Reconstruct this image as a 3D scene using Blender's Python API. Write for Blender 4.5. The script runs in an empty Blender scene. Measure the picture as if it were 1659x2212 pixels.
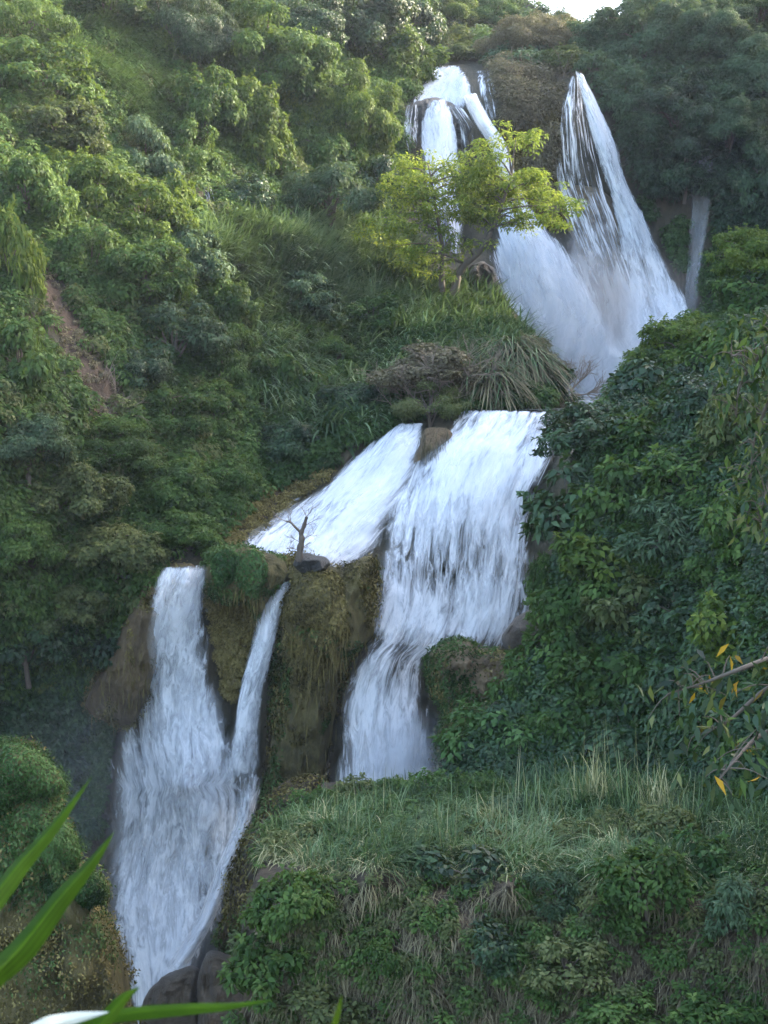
import bpy, math, random
import numpy as np

# ------------------------------------------------------------------ camera, world, sun, exposure
sc = bpy.context.scene
col = sc.collection
FOV = math.radians(40.0)
F = 1106.0 / math.tan(FOV / 2)          # focal length in units of the 1659 x 2212 survey grid
PITCH = math.radians(5.75)
cam_d = bpy.data.cameras.new("camera")
cam = bpy.data.objects.new("camera", cam_d)
col.objects.link(cam)
cam.rotation_euler = (math.radians(90) - PITCH, 0, 0)
cam_d.sensor_fit = 'VERTICAL'
cam_d.sensor_height = 36.0
cam_d.lens = 18.0 / math.tan(FOV / 2)
cam_d.clip_start = 0.1
cam_d.clip_end = 2000
cam_d.dof.use_dof = True
cam_d.dof.focus_distance = 62
cam_d.dof.aperture_fstop = 15
sc.camera = cam

SUN_DIR = np.array([0.78, 0.40, 0.47]); SUN_DIR /= np.linalg.norm(SUN_DIR)   # towards the sun
elev = math.asin(SUN_DIR[2]); rot = math.atan2(SUN_DIR[0], SUN_DIR[1])
w = bpy.data.worlds.new("World"); sc.world = w; w.use_nodes = True
nt = w.node_tree
sky = nt.nodes.new("ShaderNodeTexSky"); sky.sky_type = 'NISHITA'; sky.sun_disc = False
sky.sun_elevation = elev; sky.sun_rotation = rot; sky.air_density = 1.0; sky.dust_density = 4.0; sky.ozone_density = 0.3
nt.links.new(sky.outputs[0], nt.nodes["Background"].inputs[0])
nt.nodes["Background"].inputs[1].default_value = 0.15
sun_d = bpy.data.lights.new("sun", 'SUN'); sun_d.energy = 2.0; sun_d.angle = math.radians(0.5)
sun_d.color = (1.0, 0.90, 0.72)
sun = bpy.data.objects.new("sun", sun_d); col.objects.link(sun)
from mathutils import Vector
sun.rotation_euler = Vector(SUN_DIR).to_track_quat('Z', 'Y').to_euler()
sun.location = (60, 30, 80)
sc.view_settings.view_transform = 'Standard'; sc.view_settings.look = 'None'
sc.view_settings.gamma = 1.0; sc.view_settings.exposure = 3.3
sc.render.engine = 'CYCLES'
sc.cycles.use_denoising = True
sc.cycles.transparent_max_bounces = 24
sc.cycles.max_bounces = 6
sc.cycles.volume_bounces = 0

# ------------------------------------------------------------------ helpers
RNG = np.random.default_rng(11)
def P(u, v, Y):
    """point seen at survey position (u, v) at distance Y north of the camera"""
    u = np.asarray(u, float); v = np.asarray(v, float); Y = np.asarray(Y, float)
    cx = (u - 829.5) / F; cy = (1106 - v) / F
    dx = cx
    dy = math.cos(PITCH) + cy * math.sin(PITCH)
    dz = -math.sin(PITCH) + cy * math.cos(PITCH)
    k = Y / dy
    return np.stack(np.broadcast_arrays(dx * k, Y + 0 * k, dz * k), -1)

def _hash(ix, iy, iz, seed):
    h = (ix.astype(np.int64) * 374761393 + iy.astype(np.int64) * 668265263 + iz.astype(np.int64) * 2147483647 + seed * 974634777) & 0xFFFFFFFF
    h = ((h ^ (h >> 13)) * 1274126177) & 0xFFFFFFFF
    h = h ^ (h >> 16)
    return (h & 0xFFFFFF) / float(0xFFFFFF)
def vnoise(p, seed=0):
    p = np.asarray(p, float); i = np.floor(p).astype(np.int64); f = p - i
    f = f * f * (3 - 2 * f); r = 0
    for a in (0, 1):
        for b in (0, 1):
            for c in (0, 1):
                wgt = (f[..., 0] if a else 1 - f[..., 0]) * (f[..., 1] if b else 1 - f[..., 1]) * (f[..., 2] if c else 1 - f[..., 2])
                r = r + wgt * _hash(i[..., 0] + a, i[..., 1] + b, i[..., 2] + c, seed)
    return r * 2 - 1
def fbm(p, octv=4, seed=0, gain=0.5):
    p = np.asarray(p, float); a = 1.0; r = 0; t = 0
    for o in range(octv):
        r = r + a * vnoise(p * (2 ** o) + 17.3 * o, seed + o); t += a; a *= gain
    return r / t
def norm(a):
    return a / np.maximum(np.linalg.norm(a, axis=-1, keepdims=True), 1e-9)
def inpoly(u, v, poly):
    u = np.asarray(u, float); v = np.asarray(v, float); r = np.zeros(u.shape, bool); n = len(poly)
    for i in range(n):
        x1, y1 = poly[i]; x2, y2 = poly[(i + 1) % n]
        if y1 == y2: continue
        c = ((y1 > v) != (y2 > v)) & (u < (x2 - x1) * (v - y1) / (y2 - y1) + x1)
        r ^= c
    return r
def spline(pts, n):
    """Catmull-Rom through rows of any width"""
    p = np.asarray(pts, float); p = np.vstack([2 * p[0] - p[1], p, 2 * p[-1] - p[-2]])
    m = len(p) - 3; t = np.linspace(0, m - 1e-6, n); i = t.astype(int); f = (t - i)[:, None]
    a, b, c, d = p[i], p[i + 1], p[i + 2], p[i + 3]
    return 0.5 * (2 * b + (c - a) * f + (2 * a - 5 * b + 4 * c - d) * f ** 2 + (3 * b - 3 * c + d - a) * f ** 3)
def closed_spline(pts, n):
    p = np.asarray(pts, float); m = len(p); t = np.linspace(0, m, n, endpoint=False); i = t.astype(int); f = (t - i)[:, None]
    a, b, c, d = p[(i - 1) % m], p[i % m], p[(i + 1) % m], p[(i + 2) % m]
    return 0.5 * (2 * b + (c - a) * f + (2 * a - 5 * b + 4 * c - d) * f ** 2 + (3 * b - 3 * c + d - a) * f ** 3)

def mesh_np(name, V, Fc, attrs=None, uv=None, smooth=True):
    V = np.ascontiguousarray(V, np.float32).reshape(-1, 3)
    if isinstance(Fc, list): groups = [np.asarray(f, np.int32) for f in Fc if len(f)]
    else: groups = [np.asarray(Fc, np.int32)]
    loops = np.concatenate([g.ravel() for g in groups]); tot = np.concatenate([np.full(len(g), g.shape[1], np.int32) for g in groups])
    start = np.concatenate([[0], np.cumsum(tot)[:-1]]).astype(np.int32)
    me = bpy.data.meshes.new(name)
    me.vertices.add(len(V)); me.vertices.foreach_set("co", V.ravel())
    me.loops.add(len(loops)); me.loops.foreach_set("vertex_index", loops.astype(np.int32))
    me.polygons.add(len(tot)); me.polygons.foreach_set("loop_start", start)
    me.update(calc_edges=True)
    me.polygons.foreach_set("use_smooth", np.full(len(tot), smooth))
    for k, a in (attrs or {}).items():
        at = me.attributes.new(k, 'FLOAT', 'POINT'); at.data.foreach_set("value", np.ascontiguousarray(a, np.float32))
    if uv is not None:
        l = me.uv_layers.new(name="flow"); l.data.foreach_set("uv", np.ascontiguousarray(uv[loops], np.float32).ravel())
    me.validate()
    return me
def obj(name, me, mat=None, parent=None, loc=None):
    o = bpy.data.objects.new(name, me); col.objects.link(o)
    if mat is not None and me is not None and not me.materials: me.materials.append(mat)
    if parent is not None: o.parent = parent
    if loc is not None: o.location = loc
    return o
def tag(o, label=None, cat=None, group=None, kind=None):
    if label: o["label"] = label
    if cat: o["category"] = cat
    if group: o["group"] = group
    if kind: o["kind"] = kind
    return o
def empty(name, loc, label, cat, group=None):
    o = bpy.data.objects.new(name, None); col.objects.link(o); o.location = loc; o.empty_display_size = 0.3
    return tag(o, label, cat, group)
def grid_faces(nr, nc, wrap=False):
    r = np.arange(nr - 1)[:, None]; c = np.arange(nc if wrap else nc - 1)[None]
    a = r * nc + c; b = r * nc + (c + 1) % nc
    return np.stack([a, b, b + nc, a + nc], -1).reshape(-1, 4)

# ------------------------------------------------------------------ materials
class NT:
    def __init__(s, name):
        s.m = bpy.data.materials.new(name); s.m.use_nodes = True; s.t = s.m.node_tree; s.t.nodes.clear()
        s.out = s.n("ShaderNodeOutputMaterial")
    def n(s, typ, **k):
        x = s.t.nodes.new(typ)
        for a, b in k.items(): setattr(x, a, b)
        return x
    def l(s, a, b): s.t.links.new(a, b)
    def math(s, op, a, b=None, c=None, clamp=False):
        x = s.n("ShaderNodeMath", operation=op, use_clamp=clamp)
        for i, q in enumerate((a, b, c)):
            if q is None: continue
            if isinstance(q, (int, float)): x.inputs[i].default_value = q
            else: s.l(q, x.inputs[i])
        return x.outputs[0]
    def ramp(s, f, stops):
        x = s.n("ShaderNodeValToRGB"); e = x.color_ramp.elements
        while len(e) < len(stops): e.new(0.5)
        for q, (p, c) in zip(e, stops): q.position = p; q.color = (*c, 1)
        s.l(f, x.inputs[0]); return x.outputs[0]
    def noise(s, vec, scale, detail=4, rough=0.55, dist=0.0, dim='3D'):
        x = s.n("ShaderNodeTexNoise"); x.noise_dimensions = dim
        x.inputs["Scale"].default_value = scale; x.inputs["Detail"].default_value = detail
        x.inputs["Roughness"].default_value = rough; x.inputs["Distortion"].default_value = dist
        if vec is not None: s.l(vec, x.inputs["Vector"])
        return x.outputs["Fac"]
    def scaled(s, vec, sx, sy, sz, off=(0, 0, 0)):
        x = s.n("ShaderNodeMapping"); x.inputs["Scale"].default_value = (sx, sy, sz); x.inputs["Location"].default_value = off
        s.l(vec, x.inputs["Vector"]); return x.outputs[0]
    def attr(s, name): return s.n("ShaderNodeAttribute", attribute_name=name).outputs["Fac"]
    def mixc(s, f, a, b, blend='MIX'):
        x = s.n("ShaderNodeMix", data_type='RGBA', blend_type=blend)
        for i, q in ((0, f), (6, a), (7, b)):
            if isinstance(q, (int, float)): x.inputs[i].default_value = q
            elif isinstance(q, tuple): x.inputs[i].default_value = (*q, 1)
            else: s.l(q, x.inputs[i])
        return x.outputs[2]
    def mixs(s, f, a, b):
        x = s.n("ShaderNodeMixShader")
        if isinstance(f, (int, float)): x.inputs[0].default_value = f
        else: s.l(f, x.inputs[0])
        s.l(a, x.inputs[1]); s.l(b, x.inputs[2]); return x.outputs[0]

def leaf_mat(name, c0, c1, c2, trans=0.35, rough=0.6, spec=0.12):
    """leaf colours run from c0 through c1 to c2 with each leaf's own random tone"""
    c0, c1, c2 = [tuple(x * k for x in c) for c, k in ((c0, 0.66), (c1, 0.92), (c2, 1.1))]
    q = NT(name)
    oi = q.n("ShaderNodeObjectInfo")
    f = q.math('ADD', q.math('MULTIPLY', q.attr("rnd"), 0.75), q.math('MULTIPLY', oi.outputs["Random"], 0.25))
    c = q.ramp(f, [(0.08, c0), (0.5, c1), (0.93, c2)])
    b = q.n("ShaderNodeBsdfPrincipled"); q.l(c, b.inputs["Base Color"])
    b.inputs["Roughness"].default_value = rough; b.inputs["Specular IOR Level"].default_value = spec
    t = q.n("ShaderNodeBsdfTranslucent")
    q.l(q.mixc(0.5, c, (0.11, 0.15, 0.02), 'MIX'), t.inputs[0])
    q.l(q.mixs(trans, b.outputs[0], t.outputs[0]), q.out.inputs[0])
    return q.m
def rock_mat(name, stops, scale=0.5, stretch=0.35, bump=0.6, rough=0.85, wet=0.0, alt=None):
    q = NT(name)
    tc = q.n("ShaderNodeNewGeometry").outputs["Position"]
    v = q.scaled(tc, 1, 1, stretch)
    n1 = q.noise(v, scale, 8, 0.62, 0.6); n2 = q.noise(v, scale * 7, 6, 0.65)
    f = q.math('ADD', q.math('MULTIPLY', n1, 0.62), q.math('MULTIPLY', n2, 0.38))
    c = q.ramp(f, stops)
    if alt: c = q.mixc(q.attr("scar"), c, q.ramp(f, alt))
    b = q.n("ShaderNodeBsdfPrincipled"); q.l(c, b.inputs["Base Color"]); b.inputs["Roughness"].default_value = rough
    b.inputs["Specular IOR Level"].default_value = 0.25 + wet
    bp = q.n("ShaderNodeBump"); bp.inputs["Strength"].default_value = bump; bp.inputs["Distance"].default_value = 0.35
    q.l(q.math('ADD', n1, q.math('MULTIPLY', q.noise(v, scale * 12, 6, 0.75), 1.1)), bp.inputs["Height"]); q.l(bp.outputs[0], b.inputs["Normal"])
    q.l(b.outputs[0], q.out.inputs[0]); return q.m
def wood_mat(name, c0, c1):
    q = NT(name)
    tc = q.n("ShaderNodeTexCoord").outputs["Object"]
    c = q.mixc(q.noise(q.scaled(tc, 3, 3, 0.7), 4, 5), c0, c1)
    b = q.n("ShaderNodeBsdfPrincipled"); q.l(c, b.inputs["Base Color"]); b.inputs["Roughness"].default_value = 0.9
    q.l(b.outputs[0], q.out.inputs[0]); return q.m
def water_mat(name, su, sv, soft=0.16, coarse=0.45, lo=(0.52, 0.57, 0.63), hi=(0.84, 0.855, 0.87), seed=0.0, maxa=1.0):
    """falling white water: opaque where dense, torn into strands along the flow where thin"""
    q = NT(name)
    uv = q.n("ShaderNodeUVMap", uv_map="flow").outputs[0]
    d = q.attr("dens")
    n1 = q.noise(q.scaled(uv, su, sv, 1, (seed, seed * 1.7, 0)), 1.0, 8, 0.68, 0.9)
    n2 = q.noise(q.scaled(uv, su * 0.33, sv * 0.4, 1, (seed * 2.1, seed, 3)), 1.0, 4, 0.55, 0.4)
    n = q.math('ADD', q.math('MULTIPLY', n1, 1 - coarse), q.math('MULTIPLY', n2, coarse))
    th = q.math('SUBTRACT', 0.79, q.math('MULTIPLY', d, 0.52))
    a = q.math('DIVIDE', q.math('SUBTRACT', n, th), soft, clamp=True)
    a = q.math('MULTIPLY', q.math('SMOOTH_MIN', a, 1.0, 0.1), maxa)
    c = q.mixc(q.math('MULTIPLY', q.math('SUBTRACT', n, 0.36), 4.0, clamp=True), lo, hi)
    df = q.n("ShaderNodeBsdfDiffuse"); q.l(c, df.inputs[0])
    tl = q.n("ShaderNodeBsdfTranslucent"); q.l(c, tl.inputs[0])
    bp = q.n("ShaderNodeBump"); bp.inputs["Strength"].default_value = 0.7; bp.inputs["Distance"].default_value = 0.3
    q.l(n, bp.inputs["Height"]); q.l(bp.outputs[0], df.inputs["Normal"])
    s = q.mixs(0.3, df.outputs[0], tl.outputs[0])
    tr = q.n("ShaderNodeBsdfTransparent")
    q.l(q.mixs(a, tr.outputs[0], s), q.out.inputs[0]); return q.m

LM = {
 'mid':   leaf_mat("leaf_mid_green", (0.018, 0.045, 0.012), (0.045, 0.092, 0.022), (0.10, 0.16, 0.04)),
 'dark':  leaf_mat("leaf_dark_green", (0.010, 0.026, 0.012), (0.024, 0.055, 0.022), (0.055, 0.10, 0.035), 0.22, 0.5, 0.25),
 'sun':   leaf_mat("leaf_yellow_green", (0.025, 0.055, 0.012), (0.065, 0.112, 0.020), (0.15, 0.195, 0.035), 0.38),  # partly species, partly the brightness of sunlit crowns put into the colour
 'autumn':leaf_mat("leaf_autumn_orange", (0.10, 0.07, 0.01), (0.25, 0.14, 0.01), (0.40, 0.24, 0.02), 0.3),
 'yellow':leaf_mat("leaf_yellowing", (0.08, 0.13, 0.018), (0.19, 0.26, 0.035), (0.38, 0.39, 0.06), 0.5),
 'grey':  leaf_mat("leaf_grey_green", (0.025, 0.05, 0.025), (0.05, 0.09, 0.045), (0.095, 0.145, 0.075), 0.3),
 'olive': leaf_mat("leaf_olive", (0.035, 0.05, 0.02), (0.075, 0.10, 0.035), (0.14, 0.15, 0.055), 0.3),
 'dry':   leaf_mat("leaf_dry_brown", (0.06, 0.05, 0.03), (0.12, 0.10, 0.06), (0.2, 0.18, 0.10), 0.2),
 'fern':  leaf_mat("leaf_fern_green", (0.02, 0.055, 0.018), (0.05, 0.11, 0.03), (0.11, 0.19, 0.06), 0.35),
 'grass': leaf_mat("grass_blade", (0.03, 0.065, 0.028), (0.085, 0.15, 0.065), (0.21, 0.28, 0.14), 0.35),
 'straw': leaf_mat("straw_blade", (0.13, 0.15, 0.06), (0.30, 0.30, 0.14), (0.52, 0.48, 0.28), 0.3),
 'moss':  leaf_mat("moss_green", (0.02, 0.045, 0.012), (0.05, 0.095, 0.025), (0.10, 0.15, 0.05), 0.2, 0.8, 0.1),
 'browng':leaf_mat("moss_brown", (0.05, 0.042, 0.016), (0.13, 0.105, 0.036), (0.23, 0.19, 0.07), 0.15, 0.9, 0.1),
}
M_HILL = rock_mat("hill_earth", [(0.25, (0.012, 0.013, 0.009)), (0.45, (0.035, 0.034, 0.02)), (0.6, (0.075, 0.06, 0.036)), (0.8, (0.14, 0.105, 0.065))], 0.35, 0.4, alt=[(0.25, (0.012, 0.008, 0.006)), (0.45, (0.034, 0.023, 0.015)), (0.58, (0.062, 0.041, 0.026)), (0.75, (0.11, 0.075, 0.048))])
M_EARTH = rock_mat("bare_red_earth", [(0.25, (0.07, 0.045, 0.026)), (0.5, (0.16, 0.105, 0.06)), (0.75, (0.28, 0.19, 0.115))], 0.8, 0.5)
M_TUFA = rock_mat("tufa_brown", [(0.25, (0.035, 0.027, 0.016)), (0.45, (0.12, 0.088, 0.048)), (0.6, (0.20, 0.145, 0.08)), (0.8, (0.29, 0.22, 0.125))], 0.9, 0.25, 0.9)
M_MOSSROCK = rock_mat("mossy_tufa", [(0.25, (0.025, 0.022, 0.011)), (0.42, (0.085, 0.074, 0.03)), (0.55, (0.16, 0.135, 0.05)), (0.75, (0.26, 0.21, 0.09))], 0.9, 0.3, 1.0)
M_BOULDER = rock_mat("grey_brown_boulder", [(0.25, (0.05, 0.039, 0.027)), (0.5, (0.115, 0.09, 0.062)), (0.75, (0.19, 0.15, 0.11))], 0.9, 0.8, 1.0, 0.38, 0.3)
M_WETROCK = rock_mat("dark_wet_rock", [(0.25, (0.012, 0.012, 0.011)), (0.5, (0.035, 0.034, 0.03)), (0.75, (0.09, 0.08, 0.065))], 0.8, 0.3, 0.9, 0.5, 0.3)
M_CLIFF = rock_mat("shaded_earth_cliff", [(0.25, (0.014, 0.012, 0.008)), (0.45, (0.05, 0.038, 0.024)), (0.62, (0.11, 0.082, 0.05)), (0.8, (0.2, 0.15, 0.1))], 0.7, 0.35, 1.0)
M_BARK = wood_mat("bark_brown", (0.05, 0.038, 0.027), (0.12, 0.095, 0.07))
M_TWIG = wood_mat("dead_twig", (0.13, 0.10, 0.075), (0.26, 0.20, 0.15))
M_ROOT = wood_mat("hanging_root", (0.07, 0.055, 0.03), (0.17, 0.14, 0.085))
M_STRAND = water_mat("falling_water", 3.0, 0.62, 0.17, 0.42, seed=1.3)
M_CLUMPY = water_mat("falling_water_clumpy", 2.9, 0.95, 0.2, 0.42, seed=5.1)
M_LACE = water_mat("thin_lacy_water", 3.4, 0.26, 0.14, 0.3, seed=8.7)
M_SOFT = water_mat("soft_spray", 0.7, 0.16, 0.4, 0.5, seed=3.3, maxa=0.75)
def pool_mat():
    q = NT("pool_water"); tc = q.n("ShaderNodeNewGeometry").outputs["Position"]
    n = q.noise(q.scaled(tc, 0.5, 2, 1), 1.5, 5)
    b = q.n("ShaderNodeBsdfPrincipled"); q.l(q.mixc(n, (0.10, 0.12, 0.10), (0.30, 0.32, 0.30)), b.inputs["Base Color"])
    b.inputs["Roughness"].default_value = 0.18
    bp = q.n("ShaderNodeBump"); bp.inputs["Strength"].default_value = 0.3; q.l(n, bp.inputs["Height"]); q.l(bp.outputs[0], b.inputs["Normal"])
    q.l(b.outputs[0], q.out.inputs[0]); return q.m
M_POOL = pool_mat()

# ------------------------------------------------------------------ the valley: ground depth survey (u, v, distance)
CTRL = np.array([
 (-900,-300,75),(-900,300,58),(-900,900,48),(-900,1500,45),(-900,2400,40),
 (0,-250,104),(0,0,90),(0,200,82),(0,400,75),(0,700,67),(0,1000,61),(0,1300,60),(0,1500,63),(0,1800,63),(0,2400,58),
 (250,-250,118),(250,0,102),(250,200,93),(250,450,83),(250,700,74),(250,950,68),(250,1200,63),(250,1400,64),(250,1560,66),(250,1800,66),(250,2400,62),
 (450,-250,126),(450,0,110),(450,200,100),(450,380,93),(450,490,87),(450,700,79),(450,950,71.5),(450,1150,66.5),(500,1185,65),
 (400,1215,63.5),(400,1260,62.3),(400,1700,61.5),(400,2150,60),(400,2400,57),(520,1300,64),(520,1700,63),
 (700,1235,63),(700,1400,62.5),(700,1700,62),(700,2400,58),
 (650,-250,136),(650,0,120),(650,200,108),(650,430,98),(650,480,92),(650,700,84),(650,850,77.5),(650,980,74),(600,1100,69.5),(650,1190,66),
 (850,-250,150),(850,0,128),(850,150,118),(850,300,109),(850,450,101),(850,600,93),(850,750,85),(850,900,75),
 (1000,-200,170),(1000,60,150),(1000,138,124),(1000,165,115),(1000,300,110),(1000,520,107),(1000,600,97),(1000,700,88),(1000,800,79),(1000,880,73.5),
 (1100,40,155),(1100,120,116),(1080,160,113),(1150,640,104),(1130,700,91),(1200,800,81),(1215,868,77),
 (1150,500,107),(1250,600,107),(1320,750,106.5),(1310,852,106),(1310,866,92),(1310,878,78),(1450,866,92),
 (1200,30,135),(1300,30,135),(1250,150,114),(1500,60,119),(1659,0,122),(2400,-400,125),(2400,200,112),(1250,400,110),(1500,400,111),(1659,400,110),(1900,400,104),(1500,700,107),(1659,700,104),
 (1000,884,73.2),(1200,884,73.2),(1350,884,73.2),(950,940,71.2),(1100,940,71.2),(1200,930,71.2),(1100,1100,68.2),(1000,1100,68.2),(1000,1350,65.7),(1100,1400,65.2),(950,1500,63.8),(870,1400,64.2),(870,1700,62),(1000,1700,62),(1200,1100,67.5),(1200,1400,65),
 (850,930,72.3),(750,1050,69.8),(680,1150,67.3),(780,1200,65.8),(850,1050,69.3),
 (1659,950,80),(1659,1400,68),(2400,900,75),(2400,2400,50),(1200,2400,56),(1659,2400,52)], float)
def rbf_fit(C):
    d = np.hypot(C[:, None, 0] - C[None, :, 0], C[:, None, 1] - C[None, :, 1])
    n = len(C); A = np.zeros((n + 1, n + 1)); A[:n, :n] = d; A[:n, n] = 1; A[n, :n] = 1
    return np.linalg.solve(A, np.concatenate([C[:, 2], [0]]))
def rbf(C, W, u, v):
    u = np.asarray(u, float); v = np.asarray(v, float); out = np.full(u.shape, W[-1])
    for (a, b, _), wt in zip(C, W[:-1]): out = out + wt * np.hypot(u - a, v - b)
    return out
W1 = rbf_fit(CTRL)
def D(u, v):
    u = np.asarray(u, float); v = np.asarray(v, float); d = rbf(CTRL, W1, u, v)
    # the promontory ends in a bank; behind it the ground lies back at the upper cliff's foot
    us = np.interp(v, [480, 590, 640, 690, 750, 800, 872], [1040, 1072, 1086, 1122, 1176, 1212, 1244]); m = (v > 480) & (v < 872)
    d = np.where(m & (u > us) & (u < 1500), np.maximum(d, np.interp(v, [480, 852, 872], [106.8, 105.5, 88])), d)
    return np.where(m & (v > 620) & (u <= us) & (u > us - 170), np.minimum(d, np.interp(v, [590, 640, 700, 800, 872], [98, 95, 90, 81, 76.5])), d)
TOP = np.array([(-900,-330),(800,-260),(1000,-200),(1080,-90),(1140,0),(1180,40),(1240,48),(1330,42),(1370,0),(1430,-50),(1659,-110),(1900,-200),(2400,-330)], float)
def vtop(u): return np.interp(u, TOP[:, 0], TOP[:, 1])

# falls as rows of (left u, left v, right u, right v, water density)
FALLS = {
 'apron': ([(928,142,1000,142,.85),(905,185,1018,180,.95),(885,220,1030,215,.9),(885,250,1040,250,.55)], 'strand', 0.35),
 'veil_l': ([(874,222,912,222,0.64),(868,280,908,275,0.59),(876,340,908,335,0.56)], 'lace', 1.9),
 'main': ([(920,215,968,215,.8),(908,265,985,265,.9),(908,350,996,345,.9),(915,470,1005,480,.75),(918,610,1008,610,.6)], 'strand', 2.0),
 'veil_m': ([(962,222,1005,235,0.69),(985,275,1038,285,0.56),(992,350,1046,345,0.59)], 'lace', 1.9),
 'right_stream': ([(995,205,1032,200,.85),(1022,262,1056,252,.95),(1060,325,1092,310,.95),(1078,410,1125,400,.95),(1072,480,1165,470,.95),(1066,560,1240,560,1.0),(1072,640,1300,665,1.0),(1120,720,1345,750,1.0),(1200,800,1372,810,.95),(1232,862,1385,862,.9)], 'strand', 1.6),
 'thin_strands': ([(1022,150,1070,145,0.56),(1034,220,1079,215,0.60),(1046,300,1084,290,0.50)], 'lace', 0.4),
 'tall': ([(1240,150,1262,162,.8),(1256,215,1298,235,.86),(1278,300,1332,310,.88),(1300,385,1357,390,.9),(1322,465,1406,490,.88),(1332,560,1452,580,.86),(1336,640,1490,650,.86),(1350,730,1518,715,.86),(1385,830,1530,800,.7)], 'strand', 1.9),
 'tall_lace': ([(1236,160,1252,165,.66),(1206,235,1272,240,.64),(1194,325,1294,320,.6),(1194,405,1320,395,.62),(1212,475,1352,470,.68),(1248,560,1380,560,.58),(1285,640,1400,640,.55)], 'lace', 2.6),
 'faint': ([(1498,318,1552,315,.70),(1488,450,1540,450,.74),(1478,580,1518,570,.76),(1470,690,1512,685,.74)], 'soft', 0.6),
 'rivulet': ([(428,372,442,376,0.64),(440,425,470,430,0.64),(446,488,478,488,0.59)], 'lace', 0.4),
 'middle': ([(982,884,1220,890,.8),(960,925,1214,925,.88),(912,968,1198,985,.96),(858,1040,1188,1060,.92),(818,1110,1182,1150,.86),(800,1200,1176,1240,.8),(792,1300,1164,1325,.84),(780,1385,1118,1412,.92)], 'strand', 0.55),
 'chute': ([(812,1290,1010,1310,.25),(800,1366,990,1388,.66),(765,1430,940,1425,.74),(735,1500,932,1500,.76),(716,1570,942,1570,.8),(706,1640,948,1640,.95),(700,1740,946,1740,1.0)], 'strand', 1.0),
 'side': ([(858,914,918,914,.82),(792,958,914,975,.86),(702,1038,894,1045,.9),(606,1102,858,1122,.95),(536,1156,820,1186,.98),(526,1192,764,1232,.95)], 'strand', 0.45),
 'left': ([(346,1226,456,1220,.88),(322,1290,446,1290,.84),(298,1390,458,1380,.82),(266,1490,482,1480,.8),(244,1590,515,1580,.8),(228,1690,552,1680,.8),(220,1800,548,1780,.78),(222,1900,508,1880,.8),(232,1985,482,1970,.84),(258,2070,452,2040,.9),(278,2160,425,2110,.92),(288,2260,405,2200,.92)], 'clumpy', 1.1),
 'slim': ([(586,1262,648,1248,.86),(558,1320,616,1308,.82),(538,1400,600,1390,.8),(510,1500,574,1496,.8),(494,1600,566,1592,.78),(474,1710,566,1700,.74)], 'clumpy', 1.3),
 'bank': ([(510,1660,578,1672,.6),(500,1778,550,1775,.72),(468,1860,507,1880,.8),(438,1950,478,1960,.86),(405,2015,442,2032,.88),(350,2090,400,2100,.85)], 'clumpy', 2.2),
 'plume': ([(1090,500,1420,470,.55),(1095,600,1470,600,.8),(1130,690,1510,690,.95),(1190,780,1510,780,1.1),(1225,868,1480,862,1.2)], 'soft', 3.2),
 'trickle_ledge': ([(616,1206,630,1206,.6),(622,1228,636,1228,.6),(628,1252,646,1250,.6)], 'lace', 0.9),
 'trickle_edge': ([(352,1236,366,1232,.5),(336,1300,344,1298,.45),(322,1420,330,1418,.3)], 'lace', 1.2),
}
def outline(rows):
    s = spline([r[:4] for r in rows], 30)
    return [(a, b) for a, b in s[:, :2]] + [(a, b) for a, b in s[::-1, 2:4]]
WATER_POLYS = [outline(r[0]) for r in FALLS.values()]

SCARS = [[(75,575),(110,560),(150,640),(200,730),(215,800),(190,840),(150,790),(105,690),(80,630)],
         [(180,780),(250,800),(290,860),(270,930),(200,900)], [(548,860),(580,860),(590,960),(555,970)],
         [(555,1060),(650,1030),(640,1075),(590,1110),(560,1125)], [(470,1140),(530,1120),(530,1180),(450,1200)]]
def inwater(u, v):
    m = np.zeros(np.shape(u), bool)
    for p in WATER_POLYS: m |= inpoly(u, v, p)
    return m
def hill_depth(u, v):
    """ground distance with its bumps; calm under the water"""
    Y = D(u, v); p = P(u, v, Y)
    rockface = np.clip(1 - np.abs(v - 1700) / 700, 0, 1) * (u < 1250)
    amp = 1.1 - 0.6 * rockface
    left = np.clip((900 - u) / 200, 0, 1) * np.clip((1150 - v) / 150, 0, 1)
    return Y + 4.5 * left * fbm(p * 0.11, 2, 31) + amp * fbm(p * 0.16, 4, 3) + 0.35 * fbm(p * np.array([.7, .7, .3]), 3, 9)
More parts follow.
